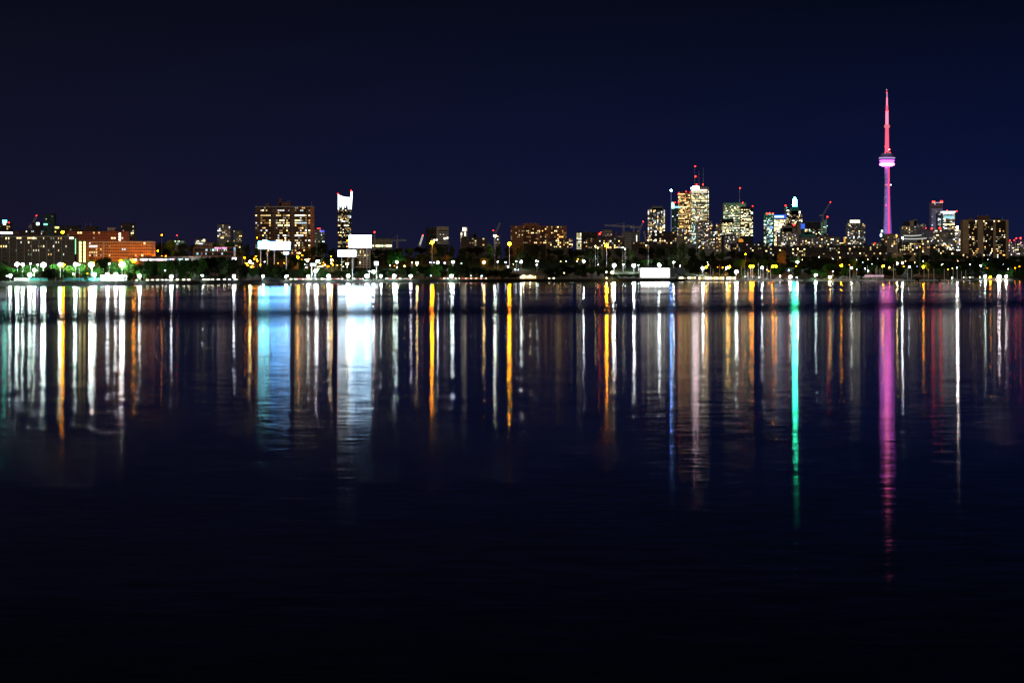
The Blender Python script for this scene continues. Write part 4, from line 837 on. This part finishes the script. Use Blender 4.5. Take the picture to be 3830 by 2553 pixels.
def crown_mesh(seed, n, kind):
    r = random.Random(seed); q = MB(); blobs = []
    for i in range(12):
        if kind == 'round': a = r.uniform(0, 6.28); d = r.uniform(.05, .30); z = r.uniform(.16, .84); d *= 1.15-abs(z-.45); s = r.uniform(.13, .23)
        elif kind == 'tall': a = r.uniform(0, 6.28); d = r.uniform(0, .22); z = r.uniform(.1, .9); s = r.uniform(.11, .19)*(1.2-z*.5)
        else: a = r.uniform(0, 6.28); d = r.uniform(.1, .4); z = r.uniform(.25, .8); s = r.uniform(.11, .18)
        blobs.append((d*math.cos(a), d*math.sin(a), z, s))
    for _ in range(n):
        bx, by, bz, s = r.choice(blobs)
        v = Vector((r.gauss(0, 1), r.gauss(0, 1), r.gauss(0, 1))).normalized()*s*r.uniform(.55, 1.12)
        c = Vector((bx+v.x, by+v.y, bz+v.z*.85)); L = r.uniform(.022, .052)
        t = Vector((r.gauss(0, 1), r.gauss(0, 1), r.gauss(0, 1))).normalized(); p = t.orthogonal().normalized()
        q.add([c-t*L, c+p*L*.6, c+t*L, c-p*L*.6], [(0, 1, 2, 3)])
    return q.mesh('crown', [LEAF['dark']])
CROWNS = [crown_mesh(i, 2300, k) for i, k in enumerate(['round', 'round', 'round', 'tall', 'spread', 'round'])]
def trunk_mesh(seed):
    r = random.Random(seed); q = MB(); q.tube((0, 0, -.04), (.01, 0, .38), .026, .017, 7)
    for i in range(5):
        a = r.uniform(0, 6.28); z = r.uniform(.24, .38); e = (.2*math.cos(a), .2*math.sin(a), z+r.uniform(.18, .34)); q.tube((.005, 0, z), e, .012, .005, 5)
        q.tube(Vector((.005, 0, z)).lerp(Vector(e), .6), (e[0]*1.3+.03, e[1]*1.2, e[2]+.12), .006, .002, 4)
    return q.mesh('trunk', [BARK])
TRUNKS = [trunk_mesh(i) for i in range(3)]
TREES = []
def tree(u, v, D, wid, leaf='dark', kind=None, desc=None, group=None, hmin=3.0):
    """top of the crown at photo pixel (u, v), crown wid photo pixels wide"""
    x = ux(u, D); g = ground(x, D); h = max(hmin, zv(v, D)-g)
    i = rng.randrange(6) if kind is None else kind
    root = thing('shore_tree' if desc is None else 'tree', '', 'tree', (x, D, g), group, rng.uniform(0, 6.28))
    W = wid*D/F
    c = put('crown', CROWNS[i], root, (0, 0, h*.16)); c.scale = (W, W, h*.84); c.rotation_euler = (0, 0, rng.uniform(0, 6))
    c.material_slots[0].link = 'OBJECT'; c.material_slots[0].material = LEAF[leaf]
    t = put('trunk', TRUNKS[rng.randrange(3)], root); t.scale = (max(W*.9, h*.5), max(W*.9, h*.5), h)
    TREES.append((u, root, desc)); return root
def lin(pts, u):
    for (a, va), (b_, vb) in zip(pts, pts[1:]):
        if a <= u <= b_: return va+(vb-va)*(u-a)/(b_-a)
    return pts[-1][1]
CREST = [(500, 930), (569, 907), (618, 899), (664, 899), (692, 907), (725, 912), (773, 914), (812, 901), (860, 902), (878, 927), (914, 919), (929, 906), (955, 918), (1100, 945), (1172, 917), (1195, 904), (1215, 904), (1230, 918), (1255, 926), (1330, 930), (1384, 930), (1440, 924), (1491, 919), (1567, 919), (1644, 914), (1685, 914), (1720, 920), (1760, 917), (1823, 909), (1848, 912), (1879, 924), (1920, 919), (1945, 912), (1985, 907), (2020, 908), (2053, 924), (2137, 927), (2162, 930), (2200, 916), (2240, 920), (2280, 932), (2318, 924), (2354, 922), (2400, 910), (2406, 935), (2438, 921), (2512, 919), (2537, 907), (2575, 909), (2598, 929), (2623, 932), (2681, 937), (2719, 938), (2738, 934), (2815, 940), (2880, 945), (3000, 955), (3200, 960), (3482, 945), (3510, 925), (3545, 945), (3600, 955), (3773, 960), (3800, 950), (3850, 945)]
u = 505
while u < 3850:
    v = lin(CREST, u)+rng.uniform(-1.5, 5); wd = rng.uniform(34, 58)
    D = stand(u, v, rng.uniform(15, 20)); tree(u, v, D+rng.uniform(0, 40), wd, rng.choice(['dark', 'dark', 'dark', 'mid']), desc='dark hill crest tree', group='dark trees along the hill crest')
    u += wd*rng.uniform(.68, .92)
# slope row below the crest
SLOPE = [(620, 930), (720, 945), (900, 950), (955, 965), (1060, 985), (1172, 950), (1260, 965), (1384, 945), (1440, 945), (1700, 945), (1900, 945), (2050, 945), (2250, 945), (2290, 960), (2400, 955), (2600, 955), (2700, 958), (2900, 975), (3100, 985), (3350, 990), (3500, 975), (3600, 980), (3850, 975)]
u = 625
while u < 3850:
    v = lin(SLOPE, u)+rng.uniform(-3, 10); wd = rng.uniform(38, 62)
    if not (870 < u < 965):
        D = stand(u, v, rng.uniform(13, 17)); lf = 'olive' if 1400 < u < 2280 and rng.random() < .4 else rng.choice(['dark', 'dark', 'mid'])
        tree(u, v, D, wd, lf, desc='olive slope tree' if lf == 'olive' else 'dark slope tree', group='trees on the slope below the crest')
    u += wd*rng.uniform(.85, 1.1)
# waterfront row
FRONT = [(-30, 975), (30, 985), (480, 985), (520, 972), (640, 960), (760, 962), (800, 952), (860, 962), (930, 1000), (1000, 985), (1050, 990), (1090, 1000), (1180, 1003), (1250, 1008), (1330, 1003), (1400, 1000), (1440, 1004), (1540, 992), (1590, 988), (1700, 990), (1800, 992), (1860, 1006), (1900, 1000), (1935, 1022), (2040, 1022), (2060, 995), (2100, 978), (2160, 985), (2250, 992), (2280, 1005)]
u = -20
for uu, vv in ((745, 966), (786, 956), (826, 957), (866, 966), (905, 985), (705, 968)): tree(uu, vv, shoreline(uu)+60, 78, 'dark', 0, 'big dark waterfront tree', 'trees in the waterfront row')
while u < 2275:
    v = lin(FRONT, u)+rng.uniform(-3, 9); wd = rng.uniform(42, 70)
    if u < 30 or 478 < u < 1938 or u > 2040:
        D = shoreline(u)+rng.uniform(50, 85); lf = 'mid' if 470 < u < 720 else rng.choice(['dark', 'dark', 'mid'])
        tree(u, v, D, wd, lf, desc='mid green waterfront tree' if lf == 'mid' else 'dark waterfront tree', group='trees in the waterfront row')
    u += wd*rng.uniform(.37, .52)
# small trees between road and water whose trunks cross the car lights
u = 486
while u < 1930:
    D = shoreline(u)+rng.uniform(12, 21); lf = 'mid' if u < 640 else 'dark'
    tree(u, rng.uniform(1010, 1028), D, rng.uniform(18, 34), lf, desc='small dark bank tree', group='small trees on the bank before the road')
    u += rng.uniform(40, 90)
# behind the pool, lit by floodlights
for u, v, s, wd, lf, kd in [(40, 1000, 108, 60, 'bright', 0), (96, 990, 112, 66, 'mid', 1), (140, 978, 125, 58, 'mid', 2), (300, 984, 112, 62, 'bright', 0), (262, 992, 106, 50, 'bright', 5), (345, 968, 130, 70, 'mid', 1), (392, 950, 150, 82, 'dark', 2), (425, 975, 118, 60, 'mid', 0), (478, 968, 110, 66, 'mid', 5), (10, 968, 160, 70, 'dark', 2), (208, 985, 112, 64, 'bright', 1), (322, 1002, 84, 44, 'bright', 2), (242, 1008, 80, 40, 'bright', 3), (68, 1012, 86, 40, 'mid', 2), (372, 1000, 112, 44, 'bright', 5), (444, 1000, 102, 40, 'bright', 1)]:
    tree(u, v, shoreline(u)+s-(38 if s < 150 else 0), wd, lf, kd, 'floodlit tree behind the pool', 'trees behind the floodlit pool')
for u, v, s, wd, lf, kd, lb in [(152, 1010, 24, 66, 'dark', 0, 'dark round shore tree'), (196, 1002, 26, 76, 'dark', 1, 'dark round shore tree'), (60, 1008, 60, 28, 'bright', 3, 'small pale green lit tree'), (262, 1014, 40, 36, 'bright', 2, 'small bright green lit tree'), (322, 1024, 18, 40, 'mid', 5, 'low green bank bush'), (232, 1034, 16, 30, 'mid', 1, 'low green bank bush'), (520, 1006, 24, 30, 'bright', 3, 'small bright green lit tree'), (545, 1003, 30, 44, 'bright', 0, 'small bright green lit tree')]:
    tree(u, v, shoreline(u)+s, wd, lf, kd, lb, 'green lit trees near the pool')
for u, v, wd, lf, kd, lb in [(1482, 937, 78, 'bright', 0, 'round tree lit bright green'), (1572, 942, 62, 'olive', 4, 'spreading olive tree lit from below'), (1812, 963, 52, 'yellow', 1, 'round tree lit amber yellow'), (2927, 926, 50, 'yellow', 2, 'amber lit round tree')]:
    D = stand(u, 981, 9)+14 if u < 2000 else stand(u, v, 17); tree(u, v, D, wd, lf, kd, lb)
for u, v, s, wd, lf, kd, lb in [(2905, 998, 40, 58, 'bright', 0, 'weeping green lit marina tree'), (3046, 1006, 40, 42, 'mid', 1, 'grey green lit marina tree'), (3084, 994, 45, 40, 'bright', 3, 'vivid green lit marina tree'), (3072, 1010, 38, 46, 'bright', 2, 'vivid green lit marina tree'), (2985, 1002, 90, 44, 'dark', 0, 'dark marina tree'),
    (2780, 1018, 30, 26, 'mid', 2, 'small green lit marina tree'), (3236, 1012, 60, 40, 'mid', 1, 'green lit marina tree'), (3222, 1018, 26, 34, 'dark', 2, 'dark marina tree'), (3780, 1000, 40, 44, 'bright', 3, 'yellow green lit tree'), (2380, 1020, 40, 44, 'bright', 2, 'low green lit tree'), (2300, 1024, 46, 40, 'mid', 1, 'low green lit tree'), (2355, 1026, 36, 38, 'mid', 0, 'low green lit tree'), (2278, 1018, 60, 40, 'dark', 2, 'low green lit tree'), (2330, 1022, 30, 50, 'bright', 4, 'low green lit tree'), (2560, 1028, 16, 26, 'mid', 4, 'small bank tree'), (2534, 1030, 14, 22, 'mid', 1, 'small bank tree')]:
    tree(u, v, shoreline(u)+s, wd, lf, kd, lb)
MAR = 2600
while MAR < 3850:
    if not 2890 < MAR < 2920 and not 3040 < MAR < 3100:
        tree(MAR, rng.uniform(992, 1012), shoreline(MAR)+rng.uniform(95, 130), rng.uniform(36, 56), rng.choice(['dark', 'dark', 'mid']), desc='dark tree behind the marina', group='dark trees behind the marina')
    MAR += rng.uniform(38, 58)
place_labels([(u, o, d) for u, o, d in TREES], None)
# low shrubs on the bank
SH = []
bm_ = crown_mesh(55, 500, 'spread'); bm2 = crown_mesh(56, 500, 'round')
u = 236
while u < 520:
    D = shoreline(u)+rng.uniform(9, 16); x = ux(u, D); o = put('shrub', rng.choice([bm_, bm2]), None, (x, D, ground(x, D)-.8)); o.scale = (3.6, 3, rng.uniform(2.4, 4.2)); o.rotation_euler = (0, 0, rng.uniform(0, 6))
    o.material_slots[0].link = 'OBJECT'; o.material_slots[0].material = LEAF[rng.choice(['mid', 'bright', 'mid'])]
    tag(o, '', 'shrub', 'green shrubs on the pool bank'); SH.append((u, o, 'green bank shrub')); u += rng.uniform(8, 14)
place_labels(SH, None)
# ------------------------------------------------------------------ street lamps
LC = {'W': ((.86, .96, 1), 'white'), 'G': ((.72, 1, .86), 'greenish white'), 'O': ((1, .26, .001), 'orange'), 'Y': ((1, .66, .20), 'warm yellow'), 'T': ((.76, 1, .90), 'greenish white'), 'B': ((.50, .72, 1), 'blue white'), 'P': ((1, .80, .80), 'pinkish white'), 'R': ((1, .08, .04), 'red'), 'V': ((.66, .5, 1), 'violet white')}
LS = {0: (.4, 25), 1: (.6, 45), 2: (1.35, 230), 3: (1.7, 260), 4: (2.25, 400)}  # oversized globe radii stand in for the glare around each lamp
LMESH = {}
def ball_mesh(r):
    if r not in LMESH: q = MB(); q.ball((0, 0, 0), r, 1, .8); LMESH[r] = q.mesh('lamp_globe', [BEACON])
    return LMESH[r]
LAMPS = []
def lamp(u, v, c, size, hgt=9, D=None):
    if D is None and u < 480 and 980 < v < 1000: D = shoreline(u)+62
    D = D or stand(u, v, hgt, 20); x = ux(u, D); g = ground(x, D); h = zv(v, D)-g
    col, nm = LC[c]; r, L = LS[size]
    kind = ['small %s lamp', 'small %s street lamp', '%s street lamp', 'bright %s street lamp', 'huge %s floodlight'][size] % nm
    root = thing('floodlight_mast' if size == 4 else 'street_lamp', '', 'lamp', (x, D, g), 'lit lamps along the shore')
    if size >= 1:
        q = MB(); q.tube((0, .25, -.3), (0, .25, h+.1), .16 if size < 4 else .3, .09 if size < 4 else .2, 6); pl = q.build('pole', PLAIN['pole'], root)
        q = MB(); q.lathe([(r*.5, h+r*.78), (r*.62, h+r*.9), (r*.3, h+r*1.1)], 8); q.build('hood', PLAIN['black'], root)
        if size >= 3:
            q = MB(); q.tube((-r*1.1, .25, h-r*.2), (r*1.1, .25, h-r*.2), .1, None, 5); q.build('bracket', PLAIN['pole'], pl)
    o = put('globe', ball_mesh(r), root, (0, -.1, h)); o.material_slots[0].link = 'OBJECT'
    o.material_slots[0].material = glow('lamp_%s%d' % (c, size), col, L, size >= 2)
    LAMPS.append((u, root, kind)); return root
for u, v, c, s in [
    # left pool
    (64, 988, 'T', 3), (85, 989, 'T', 2), (38, 1031, 'T', 2), (111, 1028, 'T', 3), (162, 991, 'T', 4), (141, 990, 'V', 1), (225, 989, 'T', 3), (282, 989, 'T', 3), (341, 990, 'T', 4), (353, 1027, 'W', 3), (402, 1026, 'W', 2), (433, 1025, 'W', 2), (457, 989, 'W', 4), (114, 986, 'W', 1), (236, 991, 'O', 2), (296, 989, 'G', 1), (408, 986, 'W', 1), (128, 1010, 'G', 2), (275, 1025, 'P', 1), (388, 1006, 'W', 1), (327, 1023, 'O', 0), (25, 1032, 'W', 0),
    (234, 868, 'O', 2), (60, 867, 'W', 1), (605, 879, 'O', 1),
    (345, 985, 'O', 2), (400, 978, 'O', 3), (452, 976, 'O', 2), (500, 975, 'O', 3), (552, 972, 'O', 2), (790, 966, 'O', 1), (514, 935, 'O', 3), (596, 936, 'O', 4), (604, 962, 'O', 2), (620, 958, 'O', 1), (648, 960, 'O', 1), (755, 975, 'O', 2), (720, 990, 'W', 3), (666, 960, 'Y', 1), (858, 932, 'O', 1), (440, 938, 'Y', 1), (483, 980, 'O', 1), (522, 1032, 'W', 2), (641, 1034, 'W', 2), (755, 1032, 'W', 2), (875, 1033, 'W', 2), (661, 991, 'B', 1), (659, 1003, 'B', 1), (617, 1012, 'W', 0), (502, 992, 'W', 0),
    (891, 965, 'O', 2), (916, 964, 'O', 1), (935, 979, 'Y', 2), (951, 968, 'O', 1), (957, 959, 'O', 1), (891, 976, 'O', 1), (906, 981, 'Y', 1), (920, 985, 'O', 1), (945, 985, 'Y', 1), (907, 1005, 'O', 1), (963, 976, 'O', 1), (962, 889, 'O', 1), (840, 932, 'W', 1), (853, 932, 'V', 2), (926, 992, 'O', 1), (974, 990, 'O', 1), (1000, 1003, 'Y', 0), (1040, 984, 'O', 0), (990, 979, 'W', 0),
    (982, 1033, 'W', 2), (1070, 1032, 'W', 3), (1153, 1033, 'W', 2), (1229, 1032, 'W', 3), (1302, 1032, 'W', 3), (1371, 1032, 'W', 3), (1424, 1032, 'W', 2),
    (1112, 961, 'O', 3), (1131, 955, 'O', 1), (1162, 970, 'O', 2), (1120, 947, 'Y', 1), (1187, 976, 'W', 2), (1150, 977, 'W', 1), (1224, 975, 'W', 1), (1240, 972, 'Y', 2), (1240, 985, 'Y', 1), (1131, 971, 'O', 1), (1298, 987, 'Y', 2), (1346, 982, 'Y', 1), (1370, 976, 'W', 2), (1397, 1016, 'W', 3), (1182, 1012, 'W', 3), (1193, 1006, 'B', 1), (1174, 1014, 'Y', 1), (1165, 974, 'W', 1), (1093, 964, 'V', 1), (1277, 991, 'Y', 1), (1320, 977, 'G', 1), (1283, 978, 'W', 0), (1215, 990, 'Y', 1), (1205, 996, 'Y', 1), (1245, 990, 'O', 1), (1256, 976, 'O', 1), (1238, 958, 'O', 1), (1140, 988, 'W', 1), (1381, 1014, 'G', 1), (1299, 900, 'O', 1), (1196, 984, 'Y', 0), (1230, 996, 'O', 0), (1188, 998, 'Y', 0), (1262, 991, 'Y', 0), (1210, 982, 'O', 0), (1063, 984, 'O', 0), (1146, 1000, 'W', 0),
    (1616, 907, 'O', 4), (1905, 911, 'O', 4), (1851, 882, 'G', 2), (1474, 1032, 'G', 3), (1536, 1032, 'W', 2), (1688, 1032, 'G', 3), (1801, 1032, 'B', 1), (1459, 992, 'Y', 1), (1513, 995, 'Y', 1), (1541, 981, 'V', 1), (1610, 981, 'V', 1), (1637, 982, 'W', 2), (1663, 983, 'V', 1), (1695, 979, 'W', 2), (1810, 981, 'Y', 2), (1862, 979, 'W', 1), (1891, 980, 'B', 1), (1484, 980, 'G', 2), (1560, 984, 'Y', 2), (1612, 1031, 'B', 0), (1761, 1031, 'B', 0), (1692, 963, 'Y', 1), (1900, 997, 'W', 1), (1726, 985, 'G', 0),
    (1931, 977, 'W', 1), (1949, 979, 'W', 2), (2012, 978, 'W', 1), (2006, 976, 'G', 1), (2008, 990, 'G', 1), (1927, 1008, 'B', 1), (1939, 1009, 'B', 0), (2097, 978, 'Y', 0), (2118, 977, 'W', 0), (2158, 977, 'W', 0), (2183, 977, 'W', 2), (2162, 969, 'O', 1), (2133, 1010, 'B', 0), (2110, 1021, 'Y', 0), (2142, 1005, 'W', 0),
    (2269, 918, 'O', 4), (2297, 992, 'W', 4), (2371, 993, 'W', 4), (2338, 932, 'W', 1), (2227, 920, 'Y', 1), (2236, 927, 'Y', 1), (2329, 925, 'Y', 1), (2331, 989, 'G', 1), (2388, 991, 'G', 1), (2269, 1039, 'Y', 1), (2290, 1019, 'Y', 2), (2238, 990, 'G', 0), (2268, 1017, 'W', 1),
    (2465, 991, 'W', 4), (2520, 981, 'W', 2), (2423, 979, 'W', 2), (2629, 1003, 'W', 4), (2641, 999, 'O', 2), (2720, 1001, 'Y', 3), (2728, 998, 'O', 3), (2714, 1008, 'Y', 1), (2754, 1016, 'W', 4), (2789, 951, 'O', 2), (2807, 996, 'O', 3), (2816, 996, 'O', 3), (2851, 1000, 'W', 3), (2875, 1014, 'O', 1), (2869, 1009, 'Y', 1), (2646, 980, 'P', 0), (2544, 994, 'P', 1), (2425, 899, 'Y', 1), (2649, 990, 'Y', 1), (2684, 999, 'O', 0), (2703, 1000, 'O', 1), (2410, 978, 'O', 0),
    (2890, 996, 'O', 3), (2902, 996, 'O', 3), (2983, 980, 'W', 3), (2978, 995, 'O', 1), (2956, 1035, 'P', 3), (2981, 1037, 'B', 1), (3051, 1028, 'G', 3), (3104, 1036, 'Y', 3), (3147, 993, 'O', 3), (3223, 995, 'O', 3), (3204, 1007, 'W', 1), (3214, 1009, 'W', 2), (3234, 1005, 'W', 1), (3247, 1013, 'W', 1), (3303, 995, 'O', 3), (2950, 1010, 'B', 1), (2968, 1010, 'V', 1), (3115, 1014, 'G', 1), (3133, 1011, 'G', 0), (3327, 1000, 'Y', 1), (3350, 998, 'W', 1), (3210, 994, 'O', 1), (2917, 1032, 'W', 1), (2984, 931, 'Y', 1),
    (3375, 890, 'W', 2), (3354, 883, 'O', 1), (3381, 997, 'O', 1), (3401, 998, 'B', 2), (3375, 984, 'G', 2), (3356, 985, 'Y', 2), (3185, 1002, 'G', 2), (3454, 998, 'O', 3), (3507, 987, 'B', 1), (3430, 997, 'B', 0), (3441, 923, 'O', 1), (3546, 1007, 'O', 1), (3666, 993, 'B', 2), (3685, 1033, 'G', 3), (3665, 1036, 'Y', 1), (3704, 1036, 'O', 2), (3737, 1034, 'P', 4), (3763, 1033, 'P', 3), (3799, 990, 'V', 1), (3813, 997, 'O', 1), (3628, 989, 'V', 1), (3507, 1012, 'W', 1), (3692, 1003, 'O', 0), (3738, 990, 'B', 0), (3752, 988, 'B', 0), (3740, 998, 'B', 0), (3579, 1001, 'G', 1), (3797, 1002, 'O', 1), (3771, 1006, 'W', 0), (3561, 1039, 'G', 1)]:
    lamp(u, v, c, s)
# parking lot sparkle between the billboards and the big trees
rng = random.Random(31)
for i in range(26): lamp(rng.uniform(1140, 1290), rng.uniform(968, 998), rng.choice('YYOWO'), 0, 6)
for i in range(14): lamp(rng.uniform(884, 965), rng.uniform(962, 1000), rng.choice('YOO'), 0, 6)
for i in range(26): lamp(rng.uniform(2900, 3800), rng.uniform(960, 1012), rng.choice('YYOWBB'), 0, 6)
for i in range(16): lamp(rng.uniform(1250, 2250), rng.uniform(960, 1000), rng.choice('YWBWO'), 0, 6)
place_labels(LAMPS, None)

# ------------------------------------------------------------------ cars on the lakeshore road
def make_car():
    root = thing('car', '', 'car', (0, 0, 0), 'cars queued along the lakeshore road')
    q = MB(); q.prism([(-2.2, .35), (-2.2, .85), (-1.5, .95), (-.8, 1.0), (1.0, 1.0), (2.1, .85), (2.2, .35)][::-1], -.85, .85); q.build('body', PLAIN['grey'], root)
    q = MB(); q.prism([(-1.5, 1.0), (-.95, 1.45), (.55, 1.45), (1.1, 1.0)][::-1], -.72, .72); q.build('cabin', PLAIN['black'], root)
    for x in (-1.35, 1.35):
        for y in (-.8, .8):
            q = MB(); q.tube((x, y-.1, .33), (x, y+.1, .33), .33, .33, 10); q.build('wheel', PLAIN['black'], root)
    for y in (-.62, .62):
        q = MB(); q.ball((2.15, y-.2, .72), .30); q.build('headlight', glow('headlight', (1, .86, .58), 24), root)
        q = MB(); q.ball((-2.15, y-.2, .76), .24); q.build('tail_light', glow('tail_light', (1, .07, .03), 9), root)
    return root
car0 = make_car(); CARS = []; first = True
def car_at(u, rz, s):
    global first
    D = shoreline(u)+s; x = ux(u, D); y = shore(x)+s; loc = (x, y, ground(x, y)+.03)
    yaw = math.atan2(shore(x+5)-shore(x-5), 10)
    if first: o = car0; o.location = loc; o.rotation_euler = (0, 0, rz+yaw); first = False
    else: o = dup(car0, loc, rz=rz+yaw)
    CARS.append((u, o, 'car with glowing headlights on the lakeshore road' if rz == math.pi else 'red tail lit car on the lakeshore road'))
rng = random.Random(5)
for a, b_, st, rz in [(486, 905, 15, math.pi), (1096, 1215, 16, math.pi), (1205, 1300, 15, 0), (1330, 1372, 17, 0), (1452, 1540, 13, math.pi), (1640, 1712, 13, 0), (1735, 1826, 15, 0), (3612, 3640, 12, math.pi), (2060, 2090, 14, math.pi)]:
    u = a
    while u < b_:
        if rng.random() < .93: car_at(u, rz if rng.random() < .9 else math.pi-rz, 34.5 if rz else 41)
        u += st*rng.uniform(.85, 1.6)*(1 if u < 1400 else .9)
# car labels stay short
rowsc = {}
for u, o, d in CARS: rowsc.setdefault(d, []).append((u, o))
place_labels(CARS, None)
for u, o, d in CARS: o['label'] = o['label'].replace('car with glowing headlights on the lakeshore road', 'headlit car').replace('red tail lit car on the lakeshore road', 'red tail lit car')

# ------------------------------------------------------------------ boats
HULL = mat('white_hull', (.75, .76, .78), .35, noise=.05)
BOATS = []
def sailboat_proto():
    r = thing('sailboat', '', 'sailboat', (0, 0, 0), 'sailboats moored in the marina')
    q = MB(); n = 8
    vs, fs = [], []
    for i in range(n+1):
        t = i/n; x = -4.5+9*t; w_ = 1.4*math.sin(math.pi*min(1, .25+t*.78))**.8; sh = .95+.35*t*t
        vs += [(x, -w_, sh), (x*.97, -w_*.6, .1), (x*.95, 0, -.3), (x*.97, w_*.6, .1), (x, w_, sh)]
    for i in range(n):
        for j in range(4): fs.append((i*5+j, (i+1)*5+j, (i+1)*5+j+1, i*5+j+1))
        fs.append((i*5+4, (i+1)*5+4, (i+1)*5, i*5))
    fs.append((0, 1, 2, 3, 4)); q.add(vs, fs); q.build('hull', HULL, r)
    q = MB(); q.prism([(-1.8, 1.1), (-1.5, 1.6), (1.2, 1.55), (1.9, 1.1)][::-1], -.7, .7); q.build('cabin', PLAIN['white'], r)
    q = MB(); q.tube((.6, 0, 1), (.6, 0, 13), .27, .2, 6); mst = q.build('mast', PLAIN['white'], r)
    q = MB(); q.tube((.6, 0, 2.4), (-3.2, 0, 2.5), .14, .12, 6); q.build('boom', PLAIN['steel'], mst)
    q = MB(); q.tube((.6, 0, 12.9), (4.4, 0, 1.3), .03, None, 3); q.tube((.6, 0, 12.9), (-4.3, 0, 1.0), .03, None, 3); q.build('rigging', PLAIN['steel'], mst)
    return r
sb = sailboat_proto(); first = True
for u, v in [(2627, 990), (2655, 993), (2669, 1005), (2689, 991), (2771, 996), (2788, 994), (2800, 1002), (2806, 999), (2812, 1003), (2835, 983), (2843, 1005), (2856, 1000), (2867, 994), (2880, 998), (3181, 989), (3247, 993), (3282, 992), (3278, 1002), (3293, 1004), (3302, 1000), (3344, 988), (3397, 1002), (3407, 1003), (3454, 1005), (3471, 1006), (3495, 1004), (3534, 1004), (3567, 1006), (3578, 1000), (3614, 1010), (3598, 1012)]:
    D = shoreline(u)-rng.uniform(4, 14); x = ux(u, D)
    k = (zv(v, D))/13.0; rz = rng.choice([0, math.pi])+rng.uniform(-.5, .5)
    if first: o = sb; o.location = (x, D, 0); o.rotation_euler = (0, 0, rz); o.scale = (min(k, 1.3),)*2+(k,); first = False
    else: o = dup(sb, (x, D, 0), rz=rz, scale=(min(k, 1.3),)*2+(k,))
    BOATS.append((u, o, 'moored sailboat with bare mast'))
def motor_proto():
    r = thing('motor_yacht', '', 'motorboat', (0, 0, 0), 'white motorboats in the marina')
    q = MB(); q.prism([(-5, -.2), (-5.1, 1.3), (3.6, 1.6), (5.6, 1.9), (4.2, -.2)][::-1], -1.6, 1.6); q.build('hull', HULL, r)
    q = MB(); q.prism([(-3.2, 1.35), (-2.9, 2.9), (1.0, 2.9), (2.6, 1.62)][::-1], -1.2, 1.2); q.build('cabin', PLAIN['white'], r)
    q = MB(); q.prism([(-2.4, 1.95), (-2.3, 2.5), (1.1, 2.5), (1.75, 1.95)][::-1], -1.26, 1.26); q.build('window_band', PLAIN['black'], r)
    q = MB(); q.prism([(-2.7, 3.3), (-2.7, 3.45), (.8, 3.45), (.6, 3.3)][::-1], -1.1, 1.1); q.tube((-2.3, 0, 2.9), (-2.3, 0, 3.3), .08); q.tube((.4, 0, 2.9), (.4, 0, 3.3), .08); q.build('flybridge', PLAIN['white'], r)
    return r
mb_ = motor_proto(); first = True; MBS = []
for u, k in [(2908, 1.35), (2598, 1.1), (2700, .9), (2578, .8), (3060, 1.0), (3090, .9), (3152, 1.7), (3130, 1.0), (3192, .9), (3212, .9), (3242, 1.1), (3268, .9), (3290, 1.0), (3318, .8), (3352, .8), (3368, 1.0), (2958, .9), (2990, .8), (2745, .9), (2778, .8), (2830, .8)]:
    D = shoreline(u)-rng.uniform(8, 18); x = ux(u, D); rz = rng.choice([0, math.pi])+rng.uniform(-.3, .3)
    if first: o = mb_; o.location = (x, D, 0); o.rotation_euler = (0, 0, rz); o.scale = (k,)*3; first = False
    else: o = dup(mb_, (x, D, 0), rz=rz, scale=(k,)*3)
    MBS.append((u, o, 'moored white motorboat'))
place_labels(BOATS, None); place_labels(MBS, None)
# dry-docked long boat sheds glowing pink white right of the marina trees
Y = 2790
for a, b_, t in [(3232, 3272, 'pale long boathouse lit pinkish white behind the moored sailboats'), (3274, 3306, 'second pale boathouse lit pinkish white under the orange lamp')]:
    xc = ux((a+b_)/2, Y); g = ground(xc, Y); o = thing('boathouse', t, 'boathouse', (xc, Y, g), 'pale boathouses behind the marina'); W = (ux(b_, Y)-ux(a, Y))/2
    q = MB(); q.box(-W, W, 0, 6, 0, 4.2); q.build('wall', PLAIN['white'], o)
    q = MB(); q.prism([(-W-.4, 4.2), (0, 5.2), (W+.4, 4.2)][::-1], -.6, 6.5); q.build('roof', PLAIN['grey'], o)
    for j in range(5): q = MB(); q.box(-W+W*.4*j+.4, -W+W*.4*j+W*.4-.2, -.12, -.02, 2.2, 3.7); q.build('window', wmat('pink', 1), o)
